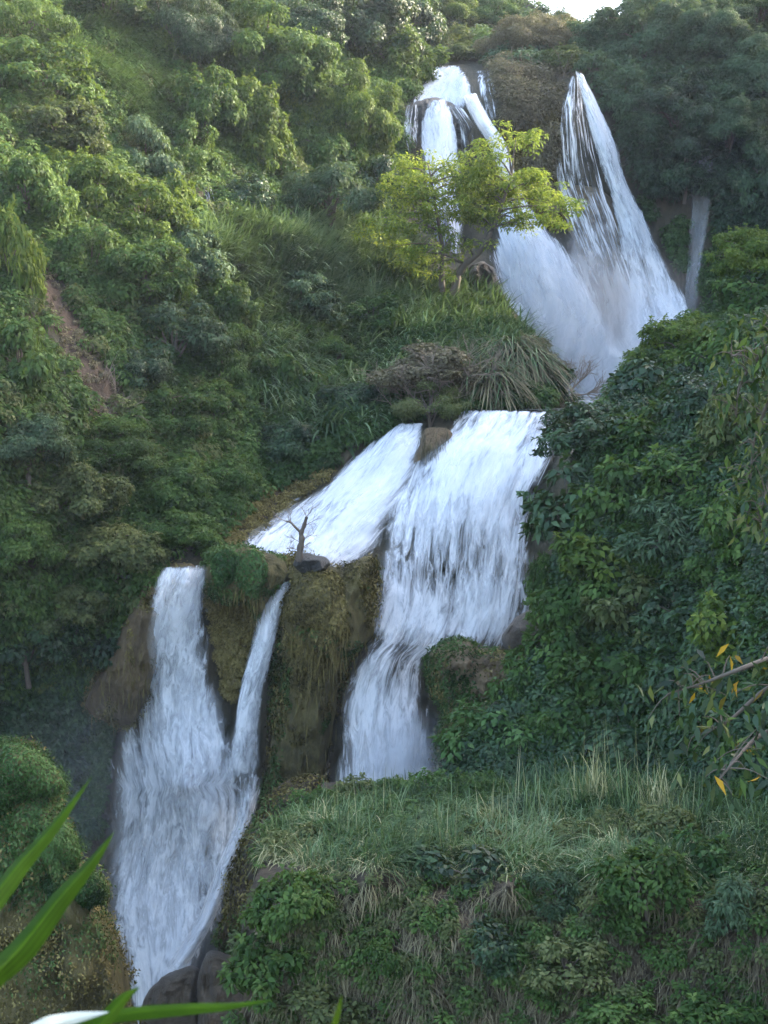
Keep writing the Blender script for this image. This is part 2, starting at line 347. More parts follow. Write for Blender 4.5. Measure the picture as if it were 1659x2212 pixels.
def build_hill():
    us = np.concatenate([np.arange(-900, 1700, 8), np.arange(1700, 2401, 20)]).astype(float)
    nr = 330; t = np.linspace(0, 1, nr)[:, None]
    vt = vtop(us)[None]; v = vt + (2400 - vt) * t; u = np.broadcast_to(us[None], v.shape)
    Y = hill_depth(u, v)
    Y = np.where(inwater(u, v), D(u, v) + 0.25, Y)
    pool = (u > 1000) & (u < 1500) & (v > 858) & (v < 890)
    G = P(u, v, Y)
    G[..., 2] = np.where(pool, np.minimum(G[..., 2], -2.25), G[..., 2])
    back = []
    for dy, dz in ((90, -14), (40, -4), (14, 0.0)):
        b = G[0].copy(); b[:, 1] += dy; b[:, 2] += dz; back.append(b)
    V = np.concatenate([np.array(back), G], 0)
    wu = u + 22 * vnoise(np.stack([u / 30, v / 30, u * 0], -1), 2); wv = v + 22 * vnoise(np.stack([u / 30, v / 30, u * 0], -1), 5)
    scar = np.zeros(u.shape)
    for p in SCARS: scar = np.maximum(scar, inpoly(wu, wv, p) * 1.0)
    scar = np.concatenate([np.zeros((3, len(us))), scar], 0)
    me = mesh_np("hillside", V.reshape(-1, 3), grid_faces(V.shape[0], V.shape[1]), {"scar": scar.ravel()})
    return tag(obj("hillside", me, M_HILL), "steep earthy hillside and cliff that carries the forest and falls", "hillside", kind="structure")
build_hill()

# added hill out of view, shaped to keep the sun off the lower falls
hx, hy = np.meshgrid(np.linspace(0, 1, 60), np.linspace(2, 111, 70))
x0 = 0.30 * hy + np.interp(hy, [0, 60, 90], [13, 11, 5]); X = x0 + hx * 75; Z = -12 + 3.0 * (X - x0); cap = np.interp(hy, [0, 55, 85, 111], [14, 26, 52, 58]); Z = np.minimum(Z, cap + 0.05 * (Z - cap))
Z = Z + 3.0 * fbm(np.stack([X, hy, Z], -1) * 0.07, 4, 61)
SHADE_HILL = np.stack([X, hy, Z], -1)
me = mesh_np("hillside", np.stack([X, hy, Z], -1).reshape(-1, 3), grid_faces(70, 60), {"scar": np.zeros(4200)})
tag(obj("hillside", me, M_HILL), "added steep hill unseen to the right, shaped to shade the lower falls", "hillside", kind="structure")

# pool above the middle fall
def flat_sheet(name, uvY, z, mat, label, cat):
    pass
px = np.linspace(6, 24, 40); py = np.linspace(72.3, 107, 60)
X, Yg = np.meshgrid(px, py)
V = np.stack([X - 3 + (Yg - 72) * 0.06, Yg, -2.0 + 0.03 * vnoise(np.stack([X, Yg, X * 0], -1) * 0.9, 4)], -1)
tag(obj("water", mesh_np("water", V.reshape(-1, 3), grid_faces(60, 40)), M_POOL), "calm flat pool between the upper falls and the middle fall", "pool", kind="structure")

# ------------------------------------------------------------------ water
FALL_LABEL = {
 'apron': "short white cascade at the very top, just under the leaning trees",
 'veil_l': "thin veil of water on the left of the dark upper rock",
 'main': "white stream dropping behind the yellow-green tree",
 'veil_m': "lacy trickles over the dark rock between the two upper streams",
 'right_stream': "bright white fall that fans out to the right of the yellow-green tree",
 'thin_strands': "thin water threads below the brown bush at the top",
 'tall': "tall dense white fall sweeping down the right cliff",
 'tall_lace': "lacy braided water over brown rock beside the tall right fall",
 'faint': "faint misty veil far right on the dark upper cliff",
 'rivulet': "small grey rivulet between bushes on the left slope",
 'middle': "broad white middle fall pouring over the pool's lip",
 'chute': "misty lower chute of the middle fall beside the right ledge",
 'side': "white cascade sliding diagonally to the left of the middle fall",
 'left': "large clumpy white fall at lower left plunging to the boulders",
 'slim': "slim white fall between the dark cleft and the mossy rock",
 'bank': "foaming run of water down the right bank of the lower left fall",
 'plume': "drifting white spray where both upper falls merge above the pool",
 'trickle_ledge': "short trickle over the ledge under the dead tree",
 'trickle_edge': "thin trickle over brown rock at the edge of the lower left fall",
}
WM = {'soft': M_SOFT, 'strand': M_STRAND, 'lace': M_LACE, 'clumpy': M_CLUMPY}
GAPS = {'middle': [(1010, 1200, 70, 115, .13), (930, 1230, 40, 90, .07), (1125, 950, 30, 60, .16), (1150, 1130, 18, 80, .15), (870, 1180, 30, 70, .08)],
 'left': [(455, 1440, 35, 70, .12), (400, 1720, 50, 130, .05), (330, 1560, 30, 70, .07), (380, 1270, 25, 30, .15)],
 'chute': [(755, 1650, 45, 70, .22), (870, 1440, 25, 60, .1)], 'side': [(700, 1090, 40, 25, .15), (640, 1150, 40, 18, .1)],
 'tall': [(1310, 440, 12, 60, .2)], 'right_stream': [(1180, 640, 20, 60, .12)]}
BULGE = {'middle': 2.2, 'side': 1.4, 'chute': 0.8}
def build_fall(key):
    rows, mk, off = FALLS[key]
    L = sum(math.hypot(rows[i + 1][0] - rows[i][0], rows[i + 1][1] - rows[i][1]) for i in range(len(rows) - 1))
    nr = int(np.clip(L / 5, 24, 220)); wd = max(abs(r[2] - r[0]) for r in rows); nc = int(np.clip(wd / 5, 10, 70))
    s = spline(rows, nr)
    near = {'right_stream': 104.5, 'main': 106.0, 'tall': 104.0}.get(key, 0.0)
    def sheet(off, spread, amp, seed, dmul, cover=1.0):
        t = np.linspace(-spread, 1 + spread, nc)[None]
        u = s[:, 0:1] * (1 - t) + s[:, 2:3] * t; v = s[:, 1:2] * (1 - t) + s[:, 3:4] * t
        Ys = np.maximum(D(u, v), near)
        if key in ('left', 'slim', 'bank', 'chute', 'tall', 'right_stream'):      # free fall does not follow every step of the wall
            h = max(2, nr // 8); k = np.hanning(2 * h + 3)[1:-1]; k /= k.sum(); pad = np.pad(Ys, ((h, h), (0, 0)), mode='edge')
            Ys = np.minimum(Ys + 0.3, np.stack([np.convolve(pad[:, c], k, 'valid') for c in range(nc)], 1))
        bul = 4 * np.clip(t, 0, 1) * (1 - np.clip(t, 0, 1))
        # free-falling water leaves the wall and keeps its distance
        Y = Ys - off - BULGE.get(key, 0.5) * off * bul
        pt = P(u, v, Y)
        Y = Y - amp * fbm(pt * np.array([.9, .9, .35]), 4, seed)
        pt = P(u, v, Y)
        acr = np.cumsum(np.concatenate([np.zeros((nr, 1)), np.linalg.norm(np.diff(pt, axis=1), axis=-1)], 1), 1)
        acr = acr - acr.mean(1, keepdims=True)
        aln = np.cumsum(np.concatenate([np.zeros((1, nc)), np.linalg.norm(np.diff(pt, axis=0), axis=-1)], 0), 0)
        e = np.clip(np.minimum(t + spread, 1 + spread - t) / 0.26, 0, 1)
        e = e * e * (3 - 2 * e)
        rowd = aln.mean(1, keepdims=True); rag = 0.45 * np.abs(fbm(pt * 1.3, 2, 77))
        endf = np.clip((nr - 1 - np.arange(nr))[:, None] / 8.0, 0, 1) * np.clip((rowd - rag + 0.12) / 0.25, 0, 1)
        dens = s[:, 4:5] * dmul * (0.6 + 0.4 * e) - 0.2 * (1 - e) - 0.3 * (1 - endf)
        for (ga, gb, ra, rb, gk) in GAPS.get(key, ()):
            dens = dens - gk * np.exp(-((u - ga) / ra) ** 2 - ((v - gb) / rb) ** 2)
        dens = np.clip(dens + 0.17 * fbm(pt * np.array([.45, .45, .22]), 3, seed + 7), 0, 1.2)
        uv = np.stack([acr, aln], -1).reshape(-1, 2)
        return mesh_np("waterfall", pt.reshape(-1, 3), grid_faces(nr, nc), {"dens": dens.ravel()}, uv)
    o = tag(obj("waterfall", sheet(off, 0.06, 0.22, 5, 1.0), WM[mk]), FALL_LABEL[key], "waterfall", kind="structure")
    if mk not in ('lace', 'soft'):
        obj("inner_water", sheet(off * 0.55, 0.0, 0.12, 21, 0.95), M_LACE, o)
        obj("spray", sheet(off + 0.45, 0.07, 0.4, 33, 0.88), M_SOFT, o)
    return o
for k in FALLS: build_fall(k)

# ------------------------------------------------------------------ leaves, crowns, grass
def leaf_quads(p, n, tip, L, Wd, rnd, fold=0.18, droop=0.18):
    tip = norm(tip - n * np.sum(tip * n, -1, keepdims=True)); sd = np.cross(tip, n)
    L = L[:, None]; Wd = Wd[:, None]
    a = p; b = p + tip * L * 0.42 + sd * Wd * 0.5 + n * fold * Wd; c = p + tip * L - n * L * droop; d = p + tip * L * 0.42 - sd * Wd * 0.5 + n * fold * Wd
    V = np.stack([a, b, c, d], 1).reshape(-1, 3); k = np.arange(len(p)) * 4
    return V, np.stack([k, k + 1, k + 2, k + 3], -1), np.repeat(rnd, 4)
def rand_dir(rng, n):
    return norm(rng.normal(size=(n, 3)))
def clump_leaves(rng, C, R, per, L, out=None, flat=0.75, asp=0.5, up=0.5, droop=0.5, tone=None, jit=0.45):
    """C (n,3) clump centres with radii R; leaves sit on each clump's shell, thickest on its outer side"""
    n = len(C); per = np.broadcast_to(per, (n,)).astype(int); idx = np.repeat(np.arange(n), per); m = len(idx)
    d = rand_dir(rng, m); outv = np.zeros((n, 3)) if out is None else out
    d = norm(d + outv[idx] * 0.45 + np.array([0, 0, 0.25]))
    r = R[idx] * (0.45 + 0.6 * rng.random(m) ** 0.6)
    p = C[idx] + d * r[:, None] * np.array([1, 1, flat])
    nn = norm(d * 0.7 + outv[idx] * 0.3 + np.array([0, 0, up]) + rng.normal(size=(m, 3)) * jit)
    tp = d + np.array([0, 0, -droop]) + rng.normal(size=(m, 3)) * 0.5
    Lf = np.broadcast_to(L, (n,))[idx] * (0.65 + 0.7 * rng.random(m))
    tone = rng.random(n) if tone is None else tone
    rnd = np.clip(0.45 * tone[idx] + 0.55 * rng.random(m), 0, 1)
    return leaf_quads(p, nn, tp, Lf, Lf * asp * (0.8 + 0.4 * rng.random(m)), rnd)
def tube(path, rad, ns=6):
    path = np.asarray(path, float); rad = np.asarray(rad, float); n = len(path)
    t = norm(np.gradient(path, axis=0)); ref = np.where(np.abs(t[:, 2:3]) > 0.9, np.array([[1., 0, 0]]), np.array([[0, 0, 1.]]))
    a = norm(np.cross(t, ref)); b = np.cross(t, a); th = np.linspace(0, 2 * math.pi, ns, endpoint=False)
    V = path[:, None] + rad[:, None, None] * (np.cos(th)[None, :, None] * a[:, None] + np.sin(th)[None, :, None] * b[:, None])
    return V.reshape(-1, 3), grid_faces(n, ns, True)
class Acc:
    def __init__(s): s.V = []; s.F = []; s.R = []; s.n = 0
    def add(s, V, Fc, R=None):
        s.V.append(V); s.F.append(np.asarray(Fc) + s.n); s.n += len(V); s.R.append(np.full(len(V), 0.5) if R is None else R)
    def mesh(s, name, smooth=True):
        return mesh_np(name, np.concatenate(s.V), [np.concatenate([f for f in s.F if f.shape[1] == k]) for k in (3, 4) if any(f.shape[1] == k for f in s.F)], {"rnd": np.concatenate(s.R)}, smooth=smooth)

CLASS_R = [1.2, 2.4, 4.2]
def crown_mesh(seed, ci, style):
    """a crown about CLASS_R wide each way, base at z=0; style sets its silhouette and leaves"""
    rng = np.random.default_rng(seed); R = CLASS_R[ci]
    leafL = {'broad': 0.25, 'small': 0.20, 'feather': 0.26, 'big': 0.31, 'drape': 0.24}[style]
    asp = {'broad': 0.5, 'small': 0.55, 'feather': 0.26, 'big': 0.5, 'drape': 0.5}[style]
    nc = [22, 46, 90][ci]
    d = rand_dir(rng, nc); d[:, 2] = np.abs(d[:, 2]) * 1.15 - 0.38; d = norm(d)
    fr = 0.45 + 0.6 * rng.random(nc) ** 0.7
    lob = 1 + 0.22 * fbm(d * 1.6 + seed, 2, seed)
    C = d * (fr * lob)[:, None] * np.array([R, R, R * 0.85])
    if style == 'drape':      # hanging curtains below the dome
        C[:, 2] -= (rng.random(nc) ** 2) * R * 0.9 * (np.linalg.norm(C[:, :2], axis=1) / R)
    C[:, 2] += R * 0.55
    Rc = R * [0.34, 0.27, 0.21][ci] * (0.6 + 0.8 * rng.random(nc))
    per = np.maximum(12, (Rc / leafL) ** 2 * {'broad': 26, 'small': 24, 'feather': 36, 'big': 24, 'drape': 28}[style])
    V, Fq, Rn = clump_leaves(rng, C, Rc, per, leafL, out=d, asp=asp, up=0.5, droop={'drape': 1.3, 'feather': 0.9}.get(style, 0.5), flat=0.72)
    a = Acc(); a.add(V, Fq, Rn)
    # a few shoots that break the outline
    m = int(nc * 1.2); k = rng.integers(0, nc, m); s0 = C[k] + d[k] * Rc[k][:, None] * 0.8
    dirs = norm(d[k] + np.array([0, 0, 0.5]) + rng.normal(size=(m, 3)) * 0.4)
    for i in range(m):
        q = 9; tt = np.linspace(0, 1, q)[:, None]; Ls = R * (0.12 + 0.16 * rng.random())
        pp = s0[i] + dirs[i] * tt * Ls + np.array([0, 0, -0.35]) * tt ** 2 * Ls
        nn = norm(rng.normal(size=(q, 3)) * 0.5 + np.array([0, 0, 0.9])); tp = rng.normal(size=(q, 3)) + dirs[i]
        V, Fq, Rn = leaf_quads(pp, nn, tp, np.full(q, leafL * 0.9), np.full(q, leafL * asp), 0.5 + 0.5 * rng.random(q)); a.add(V, Fq, Rn)
    return a.mesh("crown"), C, d
def trunk_mesh(seed, ci, C):
    rng = np.random.default_rng(seed + 900); R = CLASS_R[ci]; a = Acc()
    top = np.array([0.1 * R, 0, R * 0.55]); pts = spline([(0, 0, -R * 0.6), (0.05 * R, 0.03 * R, 0), top], 8)
    a.add(*tube(pts, np.linspace(0.07 * R, 0.045 * R, 8), 7))
    for c in C[rng.permutation(len(C))[:12]]:
        mid = (top + c) / 2 + rng.normal(size=3) * 0.08 * R + np.array([0, 0, 0.08 * R])
        st = pts[rng.integers(3, 8)]
        a.add(*tube(spline([st, mid, c], 7), np.linspace(0.032 * R, 0.008 * R, 7), 5))
    return a.mesh("trunk")
PROTO = {}
def proto(style, ci, var):
    k = (style, ci, var)
    if k not in PROTO:
        sd = 100 * ci + 7 * var + sum(map(ord, style))
        cm, C, d = crown_mesh(sd, ci, style); PROTO[k] = (cm, trunk_mesh(sd, ci, C), {})
    return PROTO[k]
def mat_copy(me, store, key, mat):
    if key not in store:
        m = me if not store else me.copy()
        m.materials.clear(); m.materials.append(mat); store[key] = m
    return store[key]
PX = np.random.default_rng(77)
COUNT = {}
def plant(u, v, wpx, hpx, style, leaf, label, Y=None, surf=None, cat='bush', group=None, fwd=0.35):
    """a tree or bush whose crown is centred on survey position (u, v)"""
    if Y is None: Y = float((surf or D)(np.array(u), np.array(v)))
    R = wpx / 2 * Y / F; H = hpx / 2 * Y / F
    Y2 = Y - fwd * R
    ci = int(np.argmin([abs(math.log(R / c)) for c in CLASS_R]))
    k = COUNT.get((style, ci), 0); COUNT[(style, ci)] = k + 1
    cm, tm, store = proto(style, ci, k % 3)
    c = P(u, v, Y2); s = R / CLASS_R[ci] / 1.05; sz = H / (CLASS_R[ci] * 0.95)
    e = empty('tree' if cat == 'tree' else 'bush', (c[0], c[1], c[2] - sz * CLASS_R[ci] * 0.62), label, cat, group)
    e.rotation_euler = (0, 0, PX.random() * 6.28); e.scale = (s, s, sz)
    obj('crown' if cat == 'tree' else 'foliage', mat_copy(cm, store, leaf, LM[leaf]), None, e)
    obj('trunk' if cat == 'tree' else 'stem', tm, M_BARK, e)
    return e

def blocked(u, v):
    m = inwater(u, v)
    for s in SCARS: m |= inpoly(u, v, s) & (vnoise(np.stack([u / 25, v / 25, u * 0], -1), 8) > -0.62)
    return m
def undergrowth(name, label, region, n, leaf, surf, clump_px=24, leafL=0.24, asp=0.5, seed=1, lift=0.25, avoid=True, per_k=22, cat='undergrowth', out=(0.25, -0.6, 0.55)):
    rng = np.random.default_rng(seed); reg = np.array(region, float)
    lo = reg.min(0); hi = reg.max(0); U = []; Vv = []
    tot = 0
    while tot < n:
        u = rng.uniform(lo[0], hi[0], n); v = rng.uniform(lo[1], hi[1], n); k = inpoly(u, v, region)
        if avoid: k &= ~blocked(u, v)
        k &= (v > vtop(u) + 14) | (surf is not hill_depth)
        k &= (fbm(np.stack([u / 90, v / 90, u * 0], -1), 2, seed) > -0.55)
        U.append(u[k]); Vv.append(v[k]); tot += k.sum()
    u = np.concatenate(U)[:n]; v = np.concatenate(Vv)[:n]
    Y = surf(u, v); R = clump_px * Y / F * (0.55 + 0.9 * rng.random(n))
    C = P(u, v, Y - lift - R * 0.35)
    o = np.broadcast_to(norm(np.array(out, float)), (n, 3))
    tone = np.clip(0.5 + 0.9 * fbm(C * 0.22, 2, seed + 3) + 0.25 * rng.normal(size=n), 0, 1)
    V, Fq, Rn = clump_leaves(rng, C, R, np.maximum(10, (R / leafL) ** 2 * per_k), leafL, out=o, asp=asp, tone=tone, flat=0.8)
    return tag(obj(name, mesh_np(name, V, Fq, {"rnd": Rn}), LM[leaf]), label, cat, kind="stuff")

def shade_hill_cover(n, seed):
    rng = np.random.default_rng(seed); i = rng.integers(0, 69, n); j = (rng.random(n) ** 1.5 * 58).astype(int)
    f = rng.random((n, 2)); a = SHADE_HILL[i, j]; C = a + (SHADE_HILL[i + 1, j] - a) * f[:, :1] + (SHADE_HILL[i, j + 1] - a) * f[:, 1:]
    V, Fq, Rn = clump_leaves(rng, C, 0.9 + 0.9 * rng.random(n), 110, 0.34, out=np.tile(norm(np.array([-.6, -.4, .5])), (n, 1)), flat=.8)
    tag(obj("undergrowth", mesh_np("undergrowth", V, Fq, {"rnd": Rn}), LM['mid']), "dense shrubs all over the added shading hill unseen to the right", "undergrowth", kind="stuff")
shade_hill_cover(1500, 91)
def blades(p, d, L, Wd, bend, rnd, seg=4, rng=None):
    """arching grass blades: p bases, d directions, bend the sag at the tip"""
    n = len(p); t = np.linspace(0, 1, seg + 1)[None, :, None]; L = L[:, None, None]
    side = norm(np.cross(d, np.array([0, 0, 1.0])) + 1e-6)[:, None]
    h = d * np.array([1, 1, 0]); h = norm(h + 1e-6)[:, None]
    c = p[:, None] + d[:, None] * t * L + (h * 0.35 + np.array([0, 0, -1.0])) * bend[:, None, None] * L * t ** 2.2
    wv = Wd[:, None, None] * np.sin(np.pi * np.clip(0.18 + 0.82 * t, 0, 1)) ** 0.8
    V = np.stack([c - side * wv / 2, c + side * wv / 2], 2).reshape(-1, 3)
    b = (np.arange(n) * (seg + 1) * 2)[:, None] + (np.arange(seg) * 2)[None]
    Fq = np.stack([b, b + 1, b + 3, b + 2], -1).reshape(-1, 4)
    return V, Fq, np.repeat(rnd, (seg + 1) * 2)
def grass_field(name, label, region, n, leaf, surf, Lm=1.1, wid=0.05, seed=1, lean=(0.25, -0.2, 0), bend=0.45, avoid=True, lift=0.1):
    rng = np.random.default_rng(seed); reg = np.array(region, float); lo = reg.min(0); hi = reg.max(0); U = []; Vv = []; tot = 0
    while tot < n:
        u = rng.uniform(lo[0], hi[0], n); v = rng.uniform(lo[1], hi[1], n); k = inpoly(u, v, region)
        if avoid: k &= ~blocked(u, v)
        U.append(u[k]); Vv.append(v[k]); tot += k.sum()
    u = np.concatenate(U)[:n]; v = np.concatenate(Vv)[:n]
    p = P(u, v, surf(u, v) - lift)
    cl = fbm(p * 0.5, 3, seed + 1)
    d = norm(rng.normal(size=(n, 3)) * 0.38 + np.array([0, 0, 0.9]) + np.array(lean) + np.stack([cl * 0.8, -0.2 * cl, 0 * cl], -1))
    L = Lm * (0.55 + 0.8 * rng.random(n)) * (1 + 0.5 * cl)
    tone = np.clip(0.45 + 0.8 * fbm(p * 0.25, 2, seed + 5) + 0.25 * rng.normal(size=n), 0, 1)
    V, Fq, Rn = blades(p, d, L, wid * (0.6 + 0.8 * rng.random(n)), bend * (0.4 + rng.random(n)), tone)
    return tag(obj(name, mesh_np(name, V, Fq, {"rnd": Rn}), LM[leaf]), label, "grass", kind="stuff")

# ------------------------------------------------------------------ near ground: right-hand bank and right-hand cliff
C2 = np.array([(1420,720,60),(1700,640,58),(2400,500,50),(1270,900,54),(1230,1050,52),(1215,1200,50),(1190,1400,48),(1040,1560,46.5),(1000,1720,46),
 (1450,900,52),(1450,1150,47),(1450,1400,44),(1450,1620,42),(1659,900,46),(1659,1200,41),(1659,1500,38),(1659,1700,37),(2400,1000,36),(2400,1700,32),(1200,1700,43.5),(1100,1900,43)], float)
W2 = rbf_fit(C2)
def D2(u, v): return rbf(C2, W2, u, v)
C3 = np.array([(700,1690,44),(900,1690,44),(1200,1690,43),(1659,1690,39),(560,1800,36),(700,1780,36),(950,1780,36),(1300,1780,35),(1659,1780,33),
 (600,1880,31.2),(800,1885,30.6),(1100,1900,30.0),(1400,1920,29.5),(1659,1930,28.6),(800,1935,31.6),(1100,1950,31.2),(1400,1970,30.6),(2300,1900,24),(2300,1690,30),(520,2000,31.8),(700,1980,30.6),(1000,1990,30.2),(1300,2000,29.6),(1659,2000,28.2),
 (520,2250,30.6),(800,2250,29.6),(1200,2250,28.6),(1659,2250,27),(2300,2250,23)], float)
W3 = rbf_fit(C3)
def D3(u, v):
    u = np.asarray(u, float); v = np.asarray(v, float)
    wob = 34 * vnoise(np.stack([u / 120, u * 0 + 3.3, u * 0], -1), 71) + 14 * vnoise(np.stack([u / 45, u * 0 + 1.3, u * 0], -1), 73)
    return rbf(C3, W3, u, v + wob * np.clip((v - 1760) / 60, 0, 1))
def D2n(u, v):
    Y = D2(u, v); return Y + 0.9 * fbm(P(u, v, Y) * 0.25, 4, 41)
def D3n(u, v):
    Y = D3(u, v); p = P(u, v, Y); top = np.clip((1890 - v) / 60, 0, 1) * np.clip((v - 1690) / 50, 0, 1); return Y + 1.9 * top * fbm(p * 0.33, 2, 55) + 0.45 * fbm(p * 0.5, 4, 51) + 0.22 * fbm(p * np.array([2.2, 2.2, 1.1]), 3, 57)
def bank(name, surf, vs, left, right, mat, label, skirt):
    """ground sheet whose left and top rims turn back into the valley"""
    nr, nc = 150, 170; v = np.linspace(vs[0], vs[1], nr)[:, None]
    la = np.array(left, float); uL = np.interp(v, la[:, 0], la[:, 1]); t = np.linspace(0, 1, nc)[None]
    u = uL + (right - uL) * t; vv = np.broadcast_to(v, u.shape)
    G = P(u, vv, surf(u, vv))
    sk = []
    for dy, dx, dz in ((skirt, 2.0, -6.0), (skirt * 0.5, 0.7, -2.5), (skirt * 0.18, 0.1, -0.6)):
        g = G[:, :1].copy(); g[..., 1] += dy; g[..., 0] += dx; g[..., 2] += dz; sk.append(g)
    G = np.concatenate(sk + [G], 1)
    bk = []
    for dy, dz in ((skirt * 1.3, -12), (skirt * 0.6, -4), (skirt * 0.2, -0.7)):
        g = G[:1].copy(); g[..., 1] += dy; g[..., 2] += dz; bk.append(g)
    G = np.concatenate(bk + [G], 0)
    return tag(obj(name, mesh_np(name, G.reshape(-1, 3), grid_faces(G.shape[0], G.shape[1])), mat), label, "slope", kind="structure")
bank("slope", D2n, (740, 1800), [(740,1430),(800,1400),(880,1290),(1000,1225),(1150,1225),(1300,1195),(1420,1170),(1500,1080),(1580,1010),(1680,975),(1800,950)], 2400, M_HILL, "steep bank on the right under the dense bushes", 9)
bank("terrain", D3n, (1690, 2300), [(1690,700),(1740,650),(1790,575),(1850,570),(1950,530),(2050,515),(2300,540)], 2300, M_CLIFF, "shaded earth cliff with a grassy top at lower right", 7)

# ------------------------------------------------------------------ rocks
def worley(p, seed=0):
    p = np.asarray(p, float); i = np.floor(p).astype(np.int64); b = np.full(p.shape[:-1], 9.0)
    for a in (-1, 0, 1):
        for c in (-1, 0, 1):
            for d in (-1, 0, 1):
                q = i + np.array([a, c, d]); o = np.stack([_hash(q[..., 0], q[..., 1], q[..., 2], seed + k) for k in range(3)], -1)
                b = np.minimum(b, np.linalg.norm(q + o - p, axis=-1))
    return b
def blob(name, pts, Y0, T, mat, label=None, cat='rock', rough=0.25, seed=0, back=None, tilt=0.0, parent=None, freq=0.7, jag=4.0, pw=0.5, chip=0.7):
    """a solid rock with the given outline, T metres deep to the front"""
    ns, nr = 180, 54; o = closed_spline(pts, ns)
    rg = np.random.default_rng(seed)
    ctr = o.mean(0); o = o + (o - ctr) / np.linalg.norm(o - ctr, axis=1, keepdims=True) * (fbm(np.stack([o[:, 0] / 22, o[:, 1] / 22, o[:, 0] * 0], -1), 3, seed) * jag)[:, None]
    T2 = T if back is None else back
    rings = []
    for sgn, tt in ((-1, np.linspace(0, 1, nr)), (1, np.linspace(1, 0, nr)[1:])):
        for t in tt:
            q = ctr + (o - ctr) * t; dd = (max(0.0, 1 - t * t)) ** pw * (T if sgn < 0 else T2) * sgn
            rings.append(P(q[:, 0], q[:, 1], Y0 + dd + tilt * (ctr[1] - q[:, 1]) * Y0 / F))
    G = np.array(rings); c3 = G.reshape(-1, 3).mean(0)
    nrm = norm(G - c3)
    front = np.ones(len(G)); 
    edge = np.concatenate([1 - np.linspace(0, 1, nr) ** 4, np.zeros(nr - 1)])[:, None]
    disp = rough * (fbm(G * freq, 5, seed + 3) + 0.35 * np.abs(fbm(G * freq * np.array([3, 3, 1.2]), 3, seed + 8)))
    disp = disp + rough * (0.22 * fbm(G * freq * np.array([7, 7, 4.0]), 3, seed + 31) + 0.5 * fbm(G * np.array([2.4, 2.4, 0.45]), 3, seed + 21) + chip * (0.5 - worley(G * freq * 1.6 + 0.3 * fbm(G, 2, seed)[..., None], seed)))
    G = G + np.array([0, -1.0, 0]) * (disp * (0.25 + 0.75 * edge))[..., None] + nrm * (0.12 * rough * fbm(G * freq * 2.5, 3, seed + 11))[..., None]
    V = (G - c3).reshape(-1, 3)
    me = mesh_np(name, V, grid_faces(len(G), ns, True))
    ob = obj(name, me, mat, parent, c3)
    if label: tag(ob, label, cat)
    ob_info[ob.name] = (G[:nr], c3)
    return ob
ob_info = {}
def moss_on(ob, n, leaf, L=0.14, seed=0, sel=None, asp=0.5, name='moss', droop=0.6, lift=0.03):
    """a skin of small moss fronds on the seen face of a rock"""
    G, c3 = ob_info[ob.name]; rng = np.random.default_rng(seed)
    nrm = norm(np.cross(np.gradient(G, axis=0), np.gradient(G, axis=1)) + 1e-9)
    nrm = np.where((nrm[..., 1:2] > 0), -nrm, nrm)
    Pp = G.reshape(-1, 3); Nn = nrm.reshape(-1, 3)
    area = np.linalg.norm(np.cross(np.gradient(G, axis=0), np.gradient(G, axis=1)), axis=-1).ravel()
    wgt = area * (np.clip(0.3 + fbm(Pp * 0.9, 3, seed + 1) * 1.6, 0, 1) if sel is None else sel(Pp, Nn))
    wgt = np.maximum(wgt, 0) + 1e-12
    k = rng.choice(len(Pp), n, p=wgt / wgt.sum())
    sp = np.sqrt(area[k])[:, None]
    p = Pp[k] + rng.normal(size=(n, 3)) * np.minimum(sp, 0.25) * 0.5; p = p + Nn[k] * lift
    nn = norm(Nn[k] + rng.normal(size=(n, 3)) * 0.5 + np.array([0, 0, 0.3])); tp = rng.normal(size=(n, 3)) + np.array([0, 0, -droop * 2])
    tone = np.clip(0.5 + 0.9 * fbm(p * 0.6, 2, seed + 4) + 0.25 * rng.normal(size=n), 0, 1)
    Lf = L * (0.6 + 0.8 * rng.random(n))
    V, Fq, R = leaf_quads(p - c3, nn, tp, Lf, Lf * asp, tone, droop=0.3)
    return tag(obj(name, mesh_np(name, V, Fq, {"rnd": R}), LM[leaf], ob), kind='stuff')
def strands(ob, n, leaf_m, Lr, seed, sel, wid=0.05, name='moss_beard'):
    """roots and moss beards hanging off a rock"""
    G, c3 = ob_info[ob.name]; rng = np.random.default_rng(seed); Pp = G.reshape(-1, 3)
    wgt = np.maximum(sel(Pp), 0) + 1e-12; k = rng.choice(len(Pp), n, p=wgt / wgt.sum())
    p = Pp[k] + rng.normal(size=(n, 3)) * 0.12 + np.array([0, -0.08, 0]) - c3
    d = norm(rng.normal(size=(n, 3)) * 0.22 + np.array([0, -0.12, -1.0])); L = Lr * (0.4 + rng.random(n))
    V, Fq, R = blades(p, d, L * 0.7, 0.5 * wid * (0.5 + rng.random(n)), 0.1 * rng.random(n), 0.75 * rng.random(n))
    return tag(obj(name, mesh_np(name, V, Fq, {"rnd": R}), LM[leaf_m], ob), kind='stuff')
upsel = lambda p, n: np.clip(n[:, 2] * 1.2 + 0.25, 0, 1) * np.clip(0.5 + 1.5 * fbm(p * 0.8, 3, 2), 0, 1)

